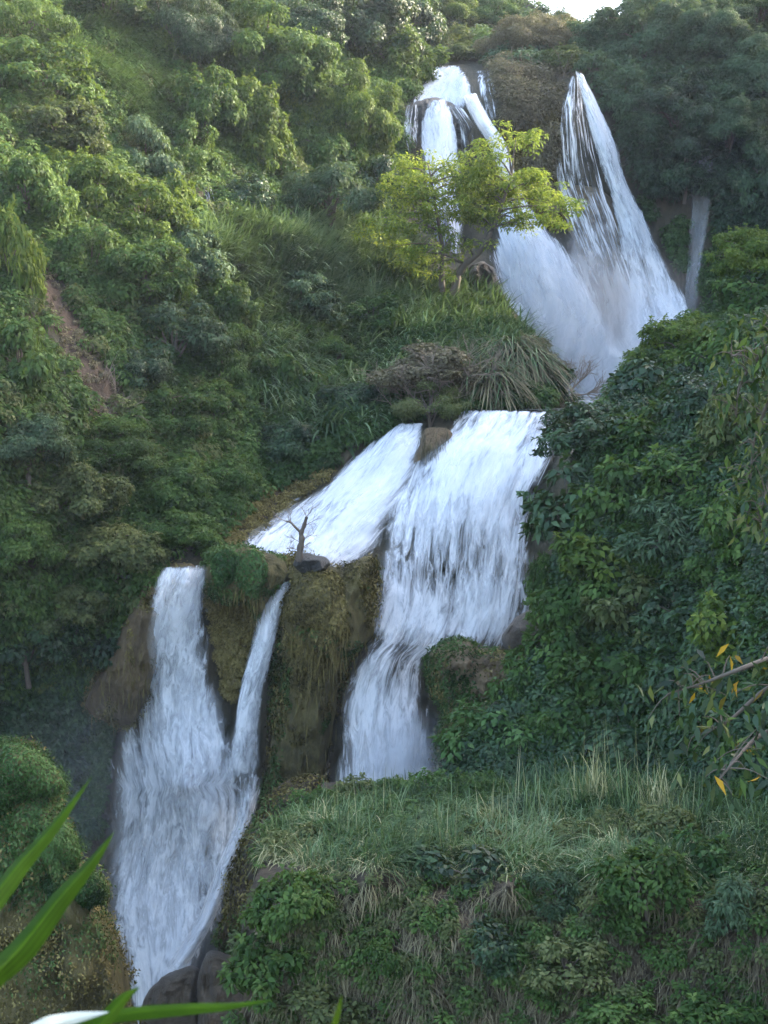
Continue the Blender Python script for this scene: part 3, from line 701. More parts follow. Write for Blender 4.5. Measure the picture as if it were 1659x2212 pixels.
r = blob("rock", [(345,1225),(420,1222),(390,1300),(340,1450),(290,1560),(235,1560),(185,1525),(225,1440),(275,1330),(310,1250)], 63.2, 1.6, M_TUFA, "brown tufa apron left of the large lower fall", rough=0.5, seed=2)
strands(r, 220, 'browng', 0.8, 3, lambda p: np.clip(-(p[:, 2] - p[:, 2].mean()) + 0.5, 0, 3), 0.06)
moss_on(r, 4500, 'browng', 0.13, 33, lambda p, n: np.clip(0.1 + 1.6 * fbm(p * np.array([.9, .9, .4]), 3, 35), 0, 1), name='brown_moss')
r = blob("rock", [(452,1196),(500,1180),(560,1190),(612,1205),(640,1235),(620,1270),(585,1300),(560,1340),(530,1300),(490,1310),(450,1290),(436,1260)], 62.6, 2.0, M_MOSSROCK, "mossy overhang between the large left fall and the slim fall", rough=0.5, seed=5)
moss_on(r, 5000, 'moss', 0.16, 1, lambda p, n: np.clip(0.2 + 1.4 * fbm(p * 0.7, 2, 5) + 0.25 * (p[:, 2] - p[:, 2].mean()), 0, 1))
strands(r, 260, 'browng', 0.9, 4, lambda p: np.clip(-(p[:, 2] - p[:, 2].mean()) + 0.2, 0, 3))
for (pts, lab, sd) in (([(462,1205),(495,1188),(512,1215),(500,1250),(470,1260)], "small round green moss cushion on the overhang, next to the left fall", 1),
                       ([(510,1200),(560,1195),(575,1230),(560,1275),(535,1285),(512,1250)], "large green moss cushion in the middle of the overhang", 2)):
    b = blob("moss_cushion", pts, 60.7, 0.5, M_MOSSROCK, lab, 'moss', 0.2, sd + 60); moss_on(b, 1500, 'fern', 0.15, sd + 9, lambda p, n: np.ones(len(p)))
r = blob("rock", [(620,1205),(680,1205),(735,1228),(800,1200),(812,1260),(806,1370),(760,1410),(735,1470),(722,1560),(706,1640),(690,1760),(610,1770),(570,1720),(585,1600),(592,1480),(604,1380),(612,1300),(640,1250)], 62.6, 2.6, M_MOSSROCK, "large mossy tufa buttress between the slim fall and the lower chute", rough=0.7, seed=8)
moss_on(r, 14000, 'browng', 0.16, 2, lambda p, n: np.clip(0.25 + 1.6 * fbm(p * np.array([.7, .7, .35]), 3, 15), 0, 1))
moss_on(r, 7000, 'moss', 0.16, 3, lambda p, n: np.clip(-0.1 + 1.8 * fbm(p * np.array([.6, .6, .3]), 3, 25) - 0.03 * (p[:, 2] - p[:, 2].mean()), 0, 1), name='green_moss')
strands(r, 500, 'browng', 1.3, 5, lambda p: np.clip(1 - np.abs(p[:, 2] + 12) / 2.5, 0, 1) + 0.12, 0.05)
r = blob("rock", [(620,1285),(665,1240),(720,1240),(745,1290),(755,1350),(742,1405),(690,1400),(640,1390),(612,1340)], 60.8, 1.2, M_MOSSROCK, "rounded yellow-brown mossy lobe on top of the buttress", rough=0.5, seed=12)
moss_on(r, 6000, 'browng', 0.14, 5, lambda p, n: np.clip(0.55 + 1.2 * fbm(p * 0.8, 3, 16), 0, 1))
strands(r, 320, 'browng', 1.4, 6, lambda p: np.clip(-(p[:, 2] - p[:, 2].mean()) - 0.2, 0, 3), 0.05)
r = blob("rock", [(925,1425),(960,1386),(1010,1382),(1040,1400),(1110,1408),(1160,1440),(1160,1560),(1060,1660),(960,1680),(945,1600),(955,1540),(935,1490)], 59.5, 3.0, M_TUFA, "brown mossy ledge to the right of the lower chute", rough=0.6, seed=15)
moss_on(r, 6000, 'moss', 0.16, 6, lambda p, n: np.clip(0.1 + 1.6 * fbm(p * 0.6, 3, 18) - 0.25 * (p[:, 0] - p[:, 0].mean()), 0, 1))
moss_on(r, 5000, 'browng', 0.16, 7, name='brown_moss')
r = blob("rock", [(1085,1370),(1120,1330),(1165,1310),(1190,1360),(1150,1415),(1100,1410)], 60.5, 1.2, M_BOULDER, "grey boulder where the middle fall meets the right bushes", rough=0.6, seed=17, chip=1.2)
r = blob("rock", [(1044,1002),(1050,965),(1072,940),(1098,934),(1092,962),(1070,1000),(1052,1016)], 70.05, 0.5, M_TUFA, "small brown rock poking out of the middle fall's brink", rough=0.5, seed=18, chip=1.2, jag=7, tilt=0.8)
r = blob("rock", [(1134,985),(1142,935),(1160,906),(1186,902),(1172,940),(1150,990)], 70.2, 0.5, M_WETROCK, "wet grey rock rib at the right of the middle fall's brink", rough=0.5, seed=19, chip=1.2, jag=7, tilt=0.8)
r = blob("rock", [(905,960),(920,925),(965,925),(975,945),(940,975),(905,1010),(880,1050),(878,1020)], 70.2, 1.2, M_TUFA, "brown root-covered rock splitting the middle fall from the side cascade", rough=0.4, seed=20)
strands(r, 260, 'dry', 1.0, 12, lambda p: np.clip(p[:, 2] - p[:, 2].mean() + .3, 0, 2), 0.05)
r = blob("rock", [(640,1205),(660,1196),(700,1202),(712,1218),(690,1236),(650,1238),(632,1225)], 61.6, 1.0, M_WETROCK, "dark flat ledge rock under the small dead tree", rough=0.7, seed=21, chip=1.3)
r = blob("rock", [(880,245),(925,212),(975,222),(1025,262),(1055,320),(1060,380),(1000,400),(900,400),(872,330)], 111.2, 1.6, M_WETROCK, "dark wet rock that the uppermost cascade spills over", rough=0.8, seed=23)
r = blob("rock", [(1010,580),(1040,566),(1072,590),(1074,640),(1040,650),(1008,620)], 97.5, 2.0, M_BOULDER, "brown boulder behind the yellow-green tree's trunk, beside the white fan", rough=1.3, seed=24, chip=1.2)
r = blob("rock", [(1205,430),(1250,400),(1310,420),(1345,480),(1375,560),(1390,650),(1320,690),(1265,600),(1225,500)], 109.6, 2.0, M_TUFA, "brown rock mound under the lacy water of the right fall", rough=1.2, seed=25)
strands(r, 250, 'browng', 2.0, 14, lambda p: np.clip(1 - np.abs(p[:, 2] - p[:, 2].mean()) / 3, 0, 1), 0.1)
r = blob("boulder", [(308,2168),(330,2130),(375,2098),(412,2088),(432,2100),(430,2140),(420,2215),(310,2215)], 55.5, 1.6, M_BOULDER, "smooth brown boulder at the foot of the large left fall", 'boulder', 0.6, 27, chip=1.4, pw=0.4)
r = blob("boulder", [(432,2095),(450,2058),(500,2065),(530,2090),(560,2150),(560,2240),(440,2240),(428,2150)], 54.2, 1.8, M_BOULDER, "dark angular boulder beside the smooth one at the fall's foot", 'boulder', 0.8, 28, chip=1.4, pw=0.4)
r = blob("rock", [(510,1850),(560,1760),(600,1700),(650,1680),(700,1690),(700,1900),(600,2060),(520,2070),(465,2040),(490,1960)], 56.5, 2.5, M_CLIFF, "dark rock bank right of the large left fall, behind the grassy cliff", rough=1.0, seed=29)
moss_on(r, 7000, 'browng', 0.15, 41); moss_on(r, 4000, 'moss', 0.15, 42, lambda p, n: np.clip(1.8 * fbm(p * 0.5, 3, 44), 0, 1), name='green_moss')
# near mossy rock at lower left
r = blob("rock", [(-120,1640),(0,1612),(60,1616),(105,1655),(136,1690),(132,1725),(110,1760),(150,1790),(165,1830),(168,1860),(205,1890),(226,1925),(214,1955),(240,2010),(262,2065),(275,2110),(283,2180),(290,2300),(-120,2340),(-200,2000)], 37.5, 3.2, M_MOSSROCK, "big near rock with green moss cap at lower left", rough=0.9, seed=31, freq=0.45, pw=0.42)
moss_on(r, 30000, 'fern', 0.085, 10, lambda p, n: np.clip(0.15 + 1.1 * fbm(p * 0.55, 3, 19) + 0.35 * (p[:, 2] + 12.5), 0, 1), lift=0.02)
moss_on(r, 16000, 'moss', 0.10, 11, lambda p, n: np.clip(0.1 + 1.8 * fbm(p * 0.5, 3, 29), 0, 1), name='dark_moss')
moss_on(r, 16000, 'browng', 0.10, 12, name='brown_moss')
for pts, Yc, lab, sd in (([(-60,1660),(0,1612),(60,1614),(110,1655),(136,1688),(120,1712),(60,1720),(0,1760),(-60,1740)], 34.9, "thick green moss cap on top of the near lower-left rock", 3),
                     ([(60,1800),(120,1770),(155,1790),(168,1850),(140,1890),(80,1880)], 34.9, "moss bulge on the near rock's right side, under the cap", 4),
                     ([(90,1900),(160,1880),(210,1895),(225,1925),(190,1960),(110,1960)], 34.8, "lowest moss bulge on the near rock, behind the blade tip", 5)):
    b = blob("moss_cushion", pts, Yc, 0.7, M_MOSSROCK, lab, 'moss', 0.35, sd + 70); moss_on(b, 7000, 'fern', 0.08, sd + 20, lambda p, n: np.ones(len(p)), lift=0.02)

# ------------------------------------------------------------------ ground cover (nobody could count it)
LEFT = [(-330,-30),(930,-30),(900,130),(880,230),(870,330),(880,420),(840,470),(470,490),(430,560),(560,700),(540,860),(560,1050),(500,1170),(400,1215),(330,1260),(230,1480),(-330,1560)]
undergrowth("undergrowth", "tangled shrubs and vines covering the left slope between the trees", LEFT, 4300, 'mid', hill_depth, 24, 0.25, seed=3)
undergrowth("undergrowth", "olive leaf tangle creeping low over the left slope", LEFT, 1150, 'olive', hill_depth, 20, 0.22, seed=4, lift=0.45)
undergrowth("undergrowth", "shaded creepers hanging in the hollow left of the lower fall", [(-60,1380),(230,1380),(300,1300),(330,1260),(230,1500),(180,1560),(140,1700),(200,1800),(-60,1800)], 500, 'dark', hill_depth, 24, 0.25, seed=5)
undergrowth("undergrowth", "low shrubs on the promontory slope under the grass", [(540,700),(700,660),(1000,640),(1090,690),(1200,800),(1225,868),(1000,880),(880,905),(760,965),(680,1020),(590,1060),(540,960)], 850, 'mid', hill_depth, 24, 0.24, seed=6)
undergrowth("undergrowth", "shrubs along the crest of the far ridge under the sky", [(930,-30),(2000,-30),(2000,340),(1500,330),(1380,300),(1290,190),(1240,150),(1080,140),(1000,130),(930,130)], 1050, 'grey', hill_depth, 22, 0.38, seed=7)
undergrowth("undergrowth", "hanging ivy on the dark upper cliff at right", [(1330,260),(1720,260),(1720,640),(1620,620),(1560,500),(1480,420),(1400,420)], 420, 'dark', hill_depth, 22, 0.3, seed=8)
undergrowth("undergrowth", "dry brown creepers hanging on the cliff between the two upper falls", [(1060,120),(1230,140),(1200,300),(1190,470),(1150,440),(1130,290),(1080,240)], 260, 'dry', hill_depth, 18, 0.28, 0.3, seed=9, avoid=True)
undergrowth("undergrowth", "dense creepers and shrubs on the right bank", [(1430,700),(1720,680),(2150,620),(2150,1740),(960,1730),(980,1640),(1040,1570),(1120,1460),(1190,1380),(1215,1200),(1240,1010),(1290,880)], 1900, 'mid', D2n, 26, 0.17, seed=10, avoid=False)
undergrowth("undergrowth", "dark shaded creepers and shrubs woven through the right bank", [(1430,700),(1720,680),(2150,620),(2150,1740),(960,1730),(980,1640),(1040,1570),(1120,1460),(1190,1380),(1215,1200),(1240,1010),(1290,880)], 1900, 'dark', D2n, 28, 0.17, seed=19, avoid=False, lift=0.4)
undergrowth("undergrowth", "creepers in patches on the face of the lower right cliff", [(520,1890),(2100,1890),(2100,2260),(500,2260)], 470, 'olive', D3n, 18, 0.10, seed=12, avoid=False, lift=0.1)
undergrowth("undergrowth", "dark green creepers in patches on the lower right cliff", [(520,1860),(2100,1880),(2100,2260),(500,2260)], 320, 'mid', D3n, 20, 0.11, seed=13, avoid=False, lift=0.12)
undergrowth("undergrowth", "low green weeds between the grass tufts on the cliff top", [(570,1790),(700,1720),(900,1690),(1200,1690),(2100,1680),(2100,1920),(1200,1900),(900,1870),(560,1850)], 1250, 'mid', D3n, 22, 0.12, seed=14, avoid=False, lift=0.1, out=(0, -0.3, 0.9))
undergrowth("undergrowth", "dark moss and ferns clinging inside the wet cleft between the large left fall and the slim fall", [(445,1290),(600,1280),(575,1350),(520,1560),(480,1480)], 420, 'browng', hill_depth, 9, 0.12, seed=21, lift=0.1)
undergrowth("undergrowth", "dark moss on the wet wall below the brown tufa apron", [(120,1520),(300,1540),(260,1640),(240,1800),(180,1830),(120,1700)], 500, 'moss', hill_depth, 10, 0.13, seed=22, lift=0.1)
undergrowth("undergrowth", "moss and roots on the upper cliff between and beside the two upper falls", [(1060,290),(1200,230),(1200,480),(1240,560),(1120,480),(1080,330)], 420, 'browng', hill_depth, 11, 0.24, seed=23, lift=0.1)
undergrowth("undergrowth", "dark moss on the wet upper cliff around the faint veil", [(1370,420),(1720,560),(1720,720),(1520,700),(1440,560)], 520, 'moss', hill_depth, 11, 0.24, seed=24, lift=0.1)
undergrowth("undergrowth", "dry weeds and roots scattered over the bare earth slip", [(75,575),(110,560),(200,730),(290,870),(200,900),(80,630)], 130, 'dry', hill_depth, 7, 0.14, seed=25, lift=0.05, avoid=False)
undergrowth("undergrowth", "brown moss and roots on the earthy rim above the side cascade", [(470,1150),(560,1060),(700,1000),(720,1020),(600,1110),(530,1190),(450,1210)], 260, 'browng', hill_depth, 9, 0.14, seed=26, lift=0.05, avoid=False)
GR1 = [(440,490),(560,480),(760,480),(860,500),(960,590),(1060,630),(1110,680),(1180,750),(1215,800),(1150,770),(1020,730),(880,740),(700,780),(580,760),(520,690),(450,580)]
grass_field("grass", "tall green grass covering the promontory beside the upper fall", GR1, 16000, 'grass', hill_depth, 1.9, 0.10, 3, (0.35, -0.2, 0))
grass_field("grass", "tall reedy grass on the shaded slope under the promontory", [(540,720),(700,760),(900,730),(1010,740),(880,900),(700,960),(560,900)], 5500, 'grass', hill_depth, 2.0, 0.11, 4, (0.3, -0.3, -0.1), 0.7)
grass_field("grass", "feathery light grass patch high on the left slope", [(150,60),(260,60),(330,130),(350,210),(340,280),(290,300),(230,200),(150,130)], 7000, 'fern', hill_depth, 1.7, 0.06, 5, (0.5, -0.4, 0), 0.6)
TOPG = [(575,1800),(700,1735),(900,1700),(1200,1695),(2050,1690),(2050,1890),(1200,1890),(900,1880),(700,1888),(565,1850)]
grass_field("grass", "rough green grass on the top of the lower right cliff", TOPG, 20000, 'grass', D3n, 0.85, 0.022, 6, (0, -0.15, 0), 0.5, avoid=False)
grass_field("grass", "pale dry grass along the brink of the lower right cliff", [(575,1810),(720,1750),(900,1760),(1100,1750),(1300,1760),(2050,1770),(2050,1900),(1200,1895),(900,1880),(700,1890),(565,1860)], 9000, 'straw', D3n, 0.72, 0.017, 7, (0, -0.45, -0.1), 0.9, avoid=False)
grass_field("grass", "dead roots and straw hanging down the face of the lower right cliff", [(650,1900),(2050,1920),(2050,2250),(540,2250),(560,1950)], 19000, 'dry', D3n, 0.5, 0.014, 8, (0, -0.35, -1.5), 0.3, avoid=False)

# ------------------------------------------------------------------ trees and bushes, each its own
GL, GR_, GT, GC = "trees and bushes on the left slope", "bushes on the right bank", "trees along the top of the upper cliff", "bushes on the lower right cliff"
VEG = [
 (40,50,190,170,'feather','mid','tree',"pale feathery tree in the top left corner of the slope"),
 (235,20,170,140,'small','mid','tree',"bright small-leaved tree at the top edge, above the feathery grass patch"),
 (95,175,220,180,'broad','mid','tree',"broad mid-green tree immediately left of the feathery grass patch"),
 (400,75,210,230,'feather','dark','tree',"tall dark feathery tree at the top edge, right of the feathery grass patch"),
 (555,120,300,260,'drape','mid','tree',"big rounded vine-smothered tree high on the left slope"),
 (470,20,170,130,'small','mid','tree',"green tree cut by the top edge, above the vine-smothered dome"),
 (660,60,200,170,'broad','dark','tree',"dark tree right of the vine-smothered dome, at the top edge"),
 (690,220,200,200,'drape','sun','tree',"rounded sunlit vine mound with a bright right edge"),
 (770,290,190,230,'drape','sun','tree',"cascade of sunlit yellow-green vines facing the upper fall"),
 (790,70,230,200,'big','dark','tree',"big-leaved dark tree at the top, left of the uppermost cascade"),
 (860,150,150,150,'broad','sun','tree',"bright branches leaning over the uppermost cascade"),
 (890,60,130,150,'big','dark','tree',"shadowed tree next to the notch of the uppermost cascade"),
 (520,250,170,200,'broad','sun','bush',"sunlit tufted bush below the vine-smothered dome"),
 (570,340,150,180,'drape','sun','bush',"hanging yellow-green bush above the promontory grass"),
 (440,240,150,180,'broad','mid','bush',"mid-green bush between the grass patch and the sunlit tufted bush"),
 (120,290,200,150,'broad','olive','bush',"olive bush with brownish leaves under the feathery grass patch"),
 (55,420,170,200,'broad','mid','tree',"dense tree at the left edge, below the olive bush"),
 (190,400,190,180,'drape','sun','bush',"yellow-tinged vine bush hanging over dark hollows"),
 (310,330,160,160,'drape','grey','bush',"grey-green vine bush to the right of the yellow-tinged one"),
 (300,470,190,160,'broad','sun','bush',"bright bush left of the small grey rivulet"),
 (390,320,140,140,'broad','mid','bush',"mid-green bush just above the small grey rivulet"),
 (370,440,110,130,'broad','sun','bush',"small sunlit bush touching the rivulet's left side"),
 (540,430,130,120,'big','dark','bush',"dark bush just right of the small grey rivulet"),
 (620,410,130,150,'drape','olive','bush',"olive hanging bush between the rivulet and the grey-leaved tree"),
 (700,350,150,170,'drape','mid','bush',"mid-green hanging bush below the rounded sunlit mound"),
 (810,400,130,150,'broad','dark','bush',"dark bush behind the left side of the yellow-green tree"),
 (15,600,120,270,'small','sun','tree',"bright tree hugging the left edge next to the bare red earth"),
 (200,560,150,160,'broad','mid','bush',"mid-green bush just right of the bare red earth's upper end"),
 (310,600,200,170,'broad','mid','bush',"dark-gapped leafy bush on the slope below the bright rivulet bush"),
 (420,570,150,150,'big','grey','bush',"grey-green bush at the left end of the promontory grass"),
 (470,660,170,160,'broad','mid','bush',"broad bush below the left end of the promontory grass"),
 (370,730,200,170,'broad','grey','bush',"grey-green bush in the middle of the left slope"),
 (300,810,150,130,'small','dark','bush',"dark bush right of the dead brushwood"),
 (490,770,160,150,'drape','mid','bush',"hanging bush to the left of the shaded reed slope"),
 (40,790,150,190,'small','mid','bush',"small-leaved bush at the left edge, left of the dead brushwood"),
 (350,890,180,130,'broad','mid','bush',"green bush under the dead brushwood's right end"),
 (460,900,160,160,'drape','mid','bush',"hanging bush left of the narrow brown gully"),
 (630,960,140,130,'broad','dark','bush',"round dark bush right of the narrow brown gully, above the side cascade"),
 (60,960,180,160,'small','grey','bush',"grey small-leaved bush at the left edge, below the dead brushwood"),
 (220,970,220,130,'feather','mid','bush',"wide flat green bush below the dead brushwood"),
 (140,1070,220,170,'small','olive','tree',"olive small-leaved tree low on the left slope"),
 (350,1050,200,150,'broad','mid','bush',"mid-green bush halfway between the olive tree and the side cascade"),
 (480,1050,160,140,'broad','mid','bush',"broad bush bordering the upper end of the side cascade"),
 (50,1190,170,170,'small','mid','bush',"small-leaved bush at the left edge under the olive tree"),
 (250,1190,200,150,'broad','olive','tree',"olive tree overhanging the dark hollow left of the lower fall"),
 (380,1150,160,110,'broad','mid','bush',"green bush above the brink of the lower left fall"),
 (160,1290,170,130,'drape','olive','bush',"brownish hanging branch tips at the edge of the dark hollow"),
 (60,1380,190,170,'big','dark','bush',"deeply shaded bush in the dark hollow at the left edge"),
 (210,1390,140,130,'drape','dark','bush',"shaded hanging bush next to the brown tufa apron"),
 (650,640,150,120,'drape','grey','bush',"grey-green shrub standing in the promontory grass"),
 (800,690,150,110,'broad','mid','bush',"green shrub in the middle of the promontory slope"),
 (620,830,130,150,'drape','mid','bush',"tall shrub on the shaded slope right of the brown gully"),
 (760,880,160,130,'broad','dark','bush',"dark shrub over the top of the side cascade"),
 (720,780,140,110,'drape','mid','bush',"drooping shrub on the shaded reed slope"),
 (1170,830,110,80,'small','dark','bush',"low dark bush at the waterline of the pool's left bank"),
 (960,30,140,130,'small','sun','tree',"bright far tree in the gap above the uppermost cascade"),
 (970,100,120,90,'broad','olive','bush',"yellow-olive bush right above the uppermost cascade"),
 (1065,50,150,130,'small','fern','tree',"hazy bright green hillside tree left of the sky gap"),
 (1060,95,100,80,'feather','fern','bush',"soft green bush left of the brown cliff-top thicket"),
 (1150,100,200,150,'feather','dry','bush',"brown dry thicket on the cliff top left of the tall fall"),
 (1190,55,110,80,'small','grey','bush',"low bush under the sky gap, behind the brown thicket"),
 (1290,95,170,130,'broad','grey','tree',"rounded tree right of the sky gap"),
 (1410,90,220,200,'broad','grey','tree',"tall rounded tree at the top, right of the sky gap tree"),
 (1540,90,190,180,'small','grey','tree',"spreading tree at the top right of the cliff"),
 (1650,170,180,190,'broad','grey','tree',"tree at the right edge on the upper cliff"),
 (1640,30,180,120,'feather','mid','tree',"far tree in the top right corner"),
 (1350,210,150,140,'drape','grey','tree',"tree overhanging the right side of the tall fall's head"),
 (1460,230,210,190,'drape','dark','tree',"dark tree drooping over the upper cliff right of the tall fall"),
 (1570,270,190,170,'broad','grey','tree',"leafy tree leaning over the faint misty veil"),
 (1645,370,130,170,'drape','dark','bush',"hanging creeper mass at the right edge, below the leaning trees"),
 (1480,360,130,120,'drape','dark','bush',"ivy curtain hanging on the cliff between the tall fall and the faint veil"),
]
VEG += [
 (1222,132,80,60,'small','olive','bush',"small olive bush at the left of the tall fall's head"),
 (1280,148,70,70,'drape','grey','bush',"small hanging bush at the right of the tall fall's head"),
 (1005,122,100,60,'small','olive','bush',"low olive bush behind the uppermost cascade's right corner"),
 (925,128,80,60,'broad','mid','bush',"small green bush at the left corner of the uppermost cascade's lip"),
]
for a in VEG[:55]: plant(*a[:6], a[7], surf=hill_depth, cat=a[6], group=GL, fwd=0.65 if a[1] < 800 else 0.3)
for a in VEG[55:-4]: plant(*a[:6], a[7], cat=a[6], group=GT, fwd=0.6)
for a in VEG[-4:]: plant(*a[:6], a[7], Y=float(D(np.array(a[0]), np.array(a[1]))) - 2.2, cat=a[6], group=GT)
RB = [
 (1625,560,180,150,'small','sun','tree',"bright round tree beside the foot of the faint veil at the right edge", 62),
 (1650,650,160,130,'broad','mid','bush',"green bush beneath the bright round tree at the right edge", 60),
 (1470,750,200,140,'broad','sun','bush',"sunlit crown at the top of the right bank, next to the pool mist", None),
 (1580,760,170,150,'broad','mid','bush',"mid-green bush right of the sunlit crown", None),
 (1400,830,150,140,'big','dark','bush',"dark big-leaved bush at the pool's right end", None),
 (1510,880,210,160,'big','dark','bush',"dark big-leaved bush below the sunlit crown", None),
 (1280,950,210,150,'big','dark','bush',"dark glossy bush overhanging the brink of the middle fall", None),
 (1390,960,170,150,'broad','mid','bush',"mid-green bush right of the glossy brink bush", None),
 (1240,1110,180,200,'big','dark','bush',"clustered dark bush jutting furthest into the middle fall", None),
 (1350,1080,180,180,'broad','mid','bush',"leafy bush right of the jutting dark one", None),
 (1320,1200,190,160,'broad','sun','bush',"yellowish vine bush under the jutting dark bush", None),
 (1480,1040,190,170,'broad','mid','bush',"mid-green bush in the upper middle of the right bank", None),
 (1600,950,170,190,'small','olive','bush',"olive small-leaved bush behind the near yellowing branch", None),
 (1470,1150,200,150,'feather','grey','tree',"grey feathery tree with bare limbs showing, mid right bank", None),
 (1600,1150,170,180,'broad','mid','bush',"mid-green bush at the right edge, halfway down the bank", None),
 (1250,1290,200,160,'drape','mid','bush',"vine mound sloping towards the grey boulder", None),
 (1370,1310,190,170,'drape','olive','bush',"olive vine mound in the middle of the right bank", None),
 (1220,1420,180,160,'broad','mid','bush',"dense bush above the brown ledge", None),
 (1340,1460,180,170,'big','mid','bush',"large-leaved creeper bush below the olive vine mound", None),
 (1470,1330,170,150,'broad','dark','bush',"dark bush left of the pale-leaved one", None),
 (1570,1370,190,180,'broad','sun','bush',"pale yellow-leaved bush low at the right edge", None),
 (1470,1490,180,170,'broad','dark','bush',"shaded bush behind the near hanging leaves", None),
 (1600,1530,170,170,'big','dark','bush',"dark bush at the right edge behind the near hanging leaves", None),
 (1220,1550,170,150,'broad','mid','bush',"bush above the long arching reed blades", None),
 (1360,1600,180,140,'big','dark','bush',"dark bush behind the tall reeds of the cliff top", None),
 (1045,1600,200,150,'broad','fern','bush',"fresh green bush in front of the brown ledge", None),
 (1140,1490,140,140,'drape','mid','bush',"hanging bush covering the right end of the brown ledge", None),
 (1180,1260,80,150,'feather','mid','bush',"wispy fern-like bush at the right rim of the middle fall", None),
]
for a in RB: plant(*a[:6], a[7], Y=a[8], surf=D2, cat=a[6], group=GR_)
RC = [
 (995,1890,180,150,'big','dark',"dark broad-leaved bush hanging over the cliff brink, lower middle"),
 (1400,1900,180,150,'broad','mid',"leafy bush on the cliff brink left of the brightest one"),
 (1510,1870,170,150,'broad','fern',"brightest green bush on the cliff brink at the right"),
 (1380,1980,150,130,'broad','mid',"green bush just below the brink bushes on the cliff face"),
 (1600,1960,160,150,'feather','grey',"grey drooping bush at the right edge of the cliff face"),
 (640,1970,180,180,'small','mid',"small-leaved bush on the left corner of the cliff face"),
 (590,2090,180,170,'broad','mid',"dense bush low on the left corner of the cliff"),
 (680,2180,180,110,'small','olive',"olive bush at the bottom of the cliff's left part"),
 (1180,1920,140,110,'feather','grey',"pale drooping bamboo-leaved bush on the brink, centre of the cliff"),
 (1240,1830,150,100,'feather','olive',"bamboo-leaved olive bush on the cliff top"),
 (1230,2090,170,130,'small','olive',"yellowish low bush in the middle of the cliff face"),
 (840,1780,170,100,'broad','fern',"soft green bush on the cliff top, in front of the lower chute"),
 (640,1830,130,90,'small','olive',"low greyish bush on the left tip of the cliff top"),
 (1050,2050,130,120,'broad','dark',"dark bush on the bare middle of the cliff face"),
 (820,2080,110,100,'small','mid',"small bush on the brown root-hung part of the cliff face"),
 (1560,2190,190,110,'broad','mid',"bush in the bottom right corner"),
 (1330,2200,190,90,'small','mid',"low bush at the bottom edge, right of the centre"),
 (930,1710,120,90,'broad','fern',"small fresh bush at the foot of the white chute"),
 (1010,1830,130,90,'small','olive',"olive shrub on the cliff top between the brown dead tuft and the dark brink bush"),
 (1120,1755,130,80,'small','grey',"greyish shrub at the foot of the arching reed tufts"),
 (1440,1800,140,110,'small','olive',"olive shrub under the straw reed tuft right of the pale stalks"),
 (1590,1745,150,110,'feather','mid',"feathery shrub at the right end of the cliff top"),
 (900,1800,110,80,'small','grey',"greyish shrub in the middle of the cliff top, right of the soft green bush"),
 (1330,1795,120,80,'feather','olive',"low feathery shrub in front of the tall pale-stalked reeds"),
 (860,1722,110,80,'small','mid',"low bush touching the bottom of the white chute on its left half"),
 (760,1725,130,90,'broad','olive',"olive bush between the buttress foot and the tallest pale reed tuft"),
 (680,1750,110,90,'small','mid',"low bush on the left rim of the cliff top, behind the pale drooping tuft"),
 (1000,1705,110,90,'drape','mid',"hanging bush between the fresh bush at the chute's foot and the brown ledge"),
]
for a in RC: plant(*a[:6], a[6], surf=D3, cat='bush', group=GC)

# ------------------------------------------------------------------ reed tufts on the cliff top
def tuft_mesh(seed, n, L, spread, bend, stalk=0):
    rng = np.random.default_rng(seed); p = rng.normal(size=(n, 3)) * np.array([.16, .16, 0]) * L
    d = norm(rng.normal(size=(n, 3)) * spread + np.array([0, -0.1, 1.0])); d[:, 2] = np.abs(d[:, 2])
    V, Fq, R = blades(p, d, L * (0.5 + 0.7 * rng.random(n)), 0.022 * (0.6 + 0.8 * rng.random(n)), bend * (0.3 + rng.random(n)), rng.random(n), 6)
    bl = mesh_np("blade_bunch", V, Fq, {"rnd": R}); st = None
    if stalk:
        p = rng.normal(size=(stalk, 3)) * np.array([.14, .14, 0]) * L; d = norm(rng.normal(size=(stalk, 3)) * 0.12 + np.array([0, 0, 1.0]))
        V, Fq, R = blades(p, d, L * (1.0 + 0.5 * rng.random(stalk)), np.full(stalk, 0.012), np.full(stalk, 0.05), rng.random(stalk), 4)
        st = mesh_np("stalks", V, Fq, {"rnd": R})
    return bl, st
TUFT = {}
def tuft(u, v, hpx, kind, leaf, label):
    spec = {'reed': (90, 1.6, 0.22, 0.35, 9), 'arch': (80, 1.7, 0.42, 0.8, 0), 'dry': (110, 1.1, 0.45, 0.9, 4)}[kind]
    if (kind, leaf) not in TUFT:
        b, s = tuft_mesh(len(TUFT) + 5, *spec); b.materials.append(LM[leaf]); 
        if s: s.materials.append(LM['straw'])
        TUFT[(kind, leaf)] = (b, s)
    b, s = TUFT[(kind, leaf)]; Y = float(D3(np.array(u), np.array(v))); c = P(u, v, Y)
    e = empty("reed_tuft", c - np.array([0, 0, 0.08]), label, "grass tuft", "reed tufts on the cliff top"); k = hpx * Y / F / spec[1]
    e.scale = (k, k, k); e.rotation_euler = (0, 0, PX.random() * 6.28)
    obj("blades", b, None, e)
    if s: obj("stalks", s, None, e)
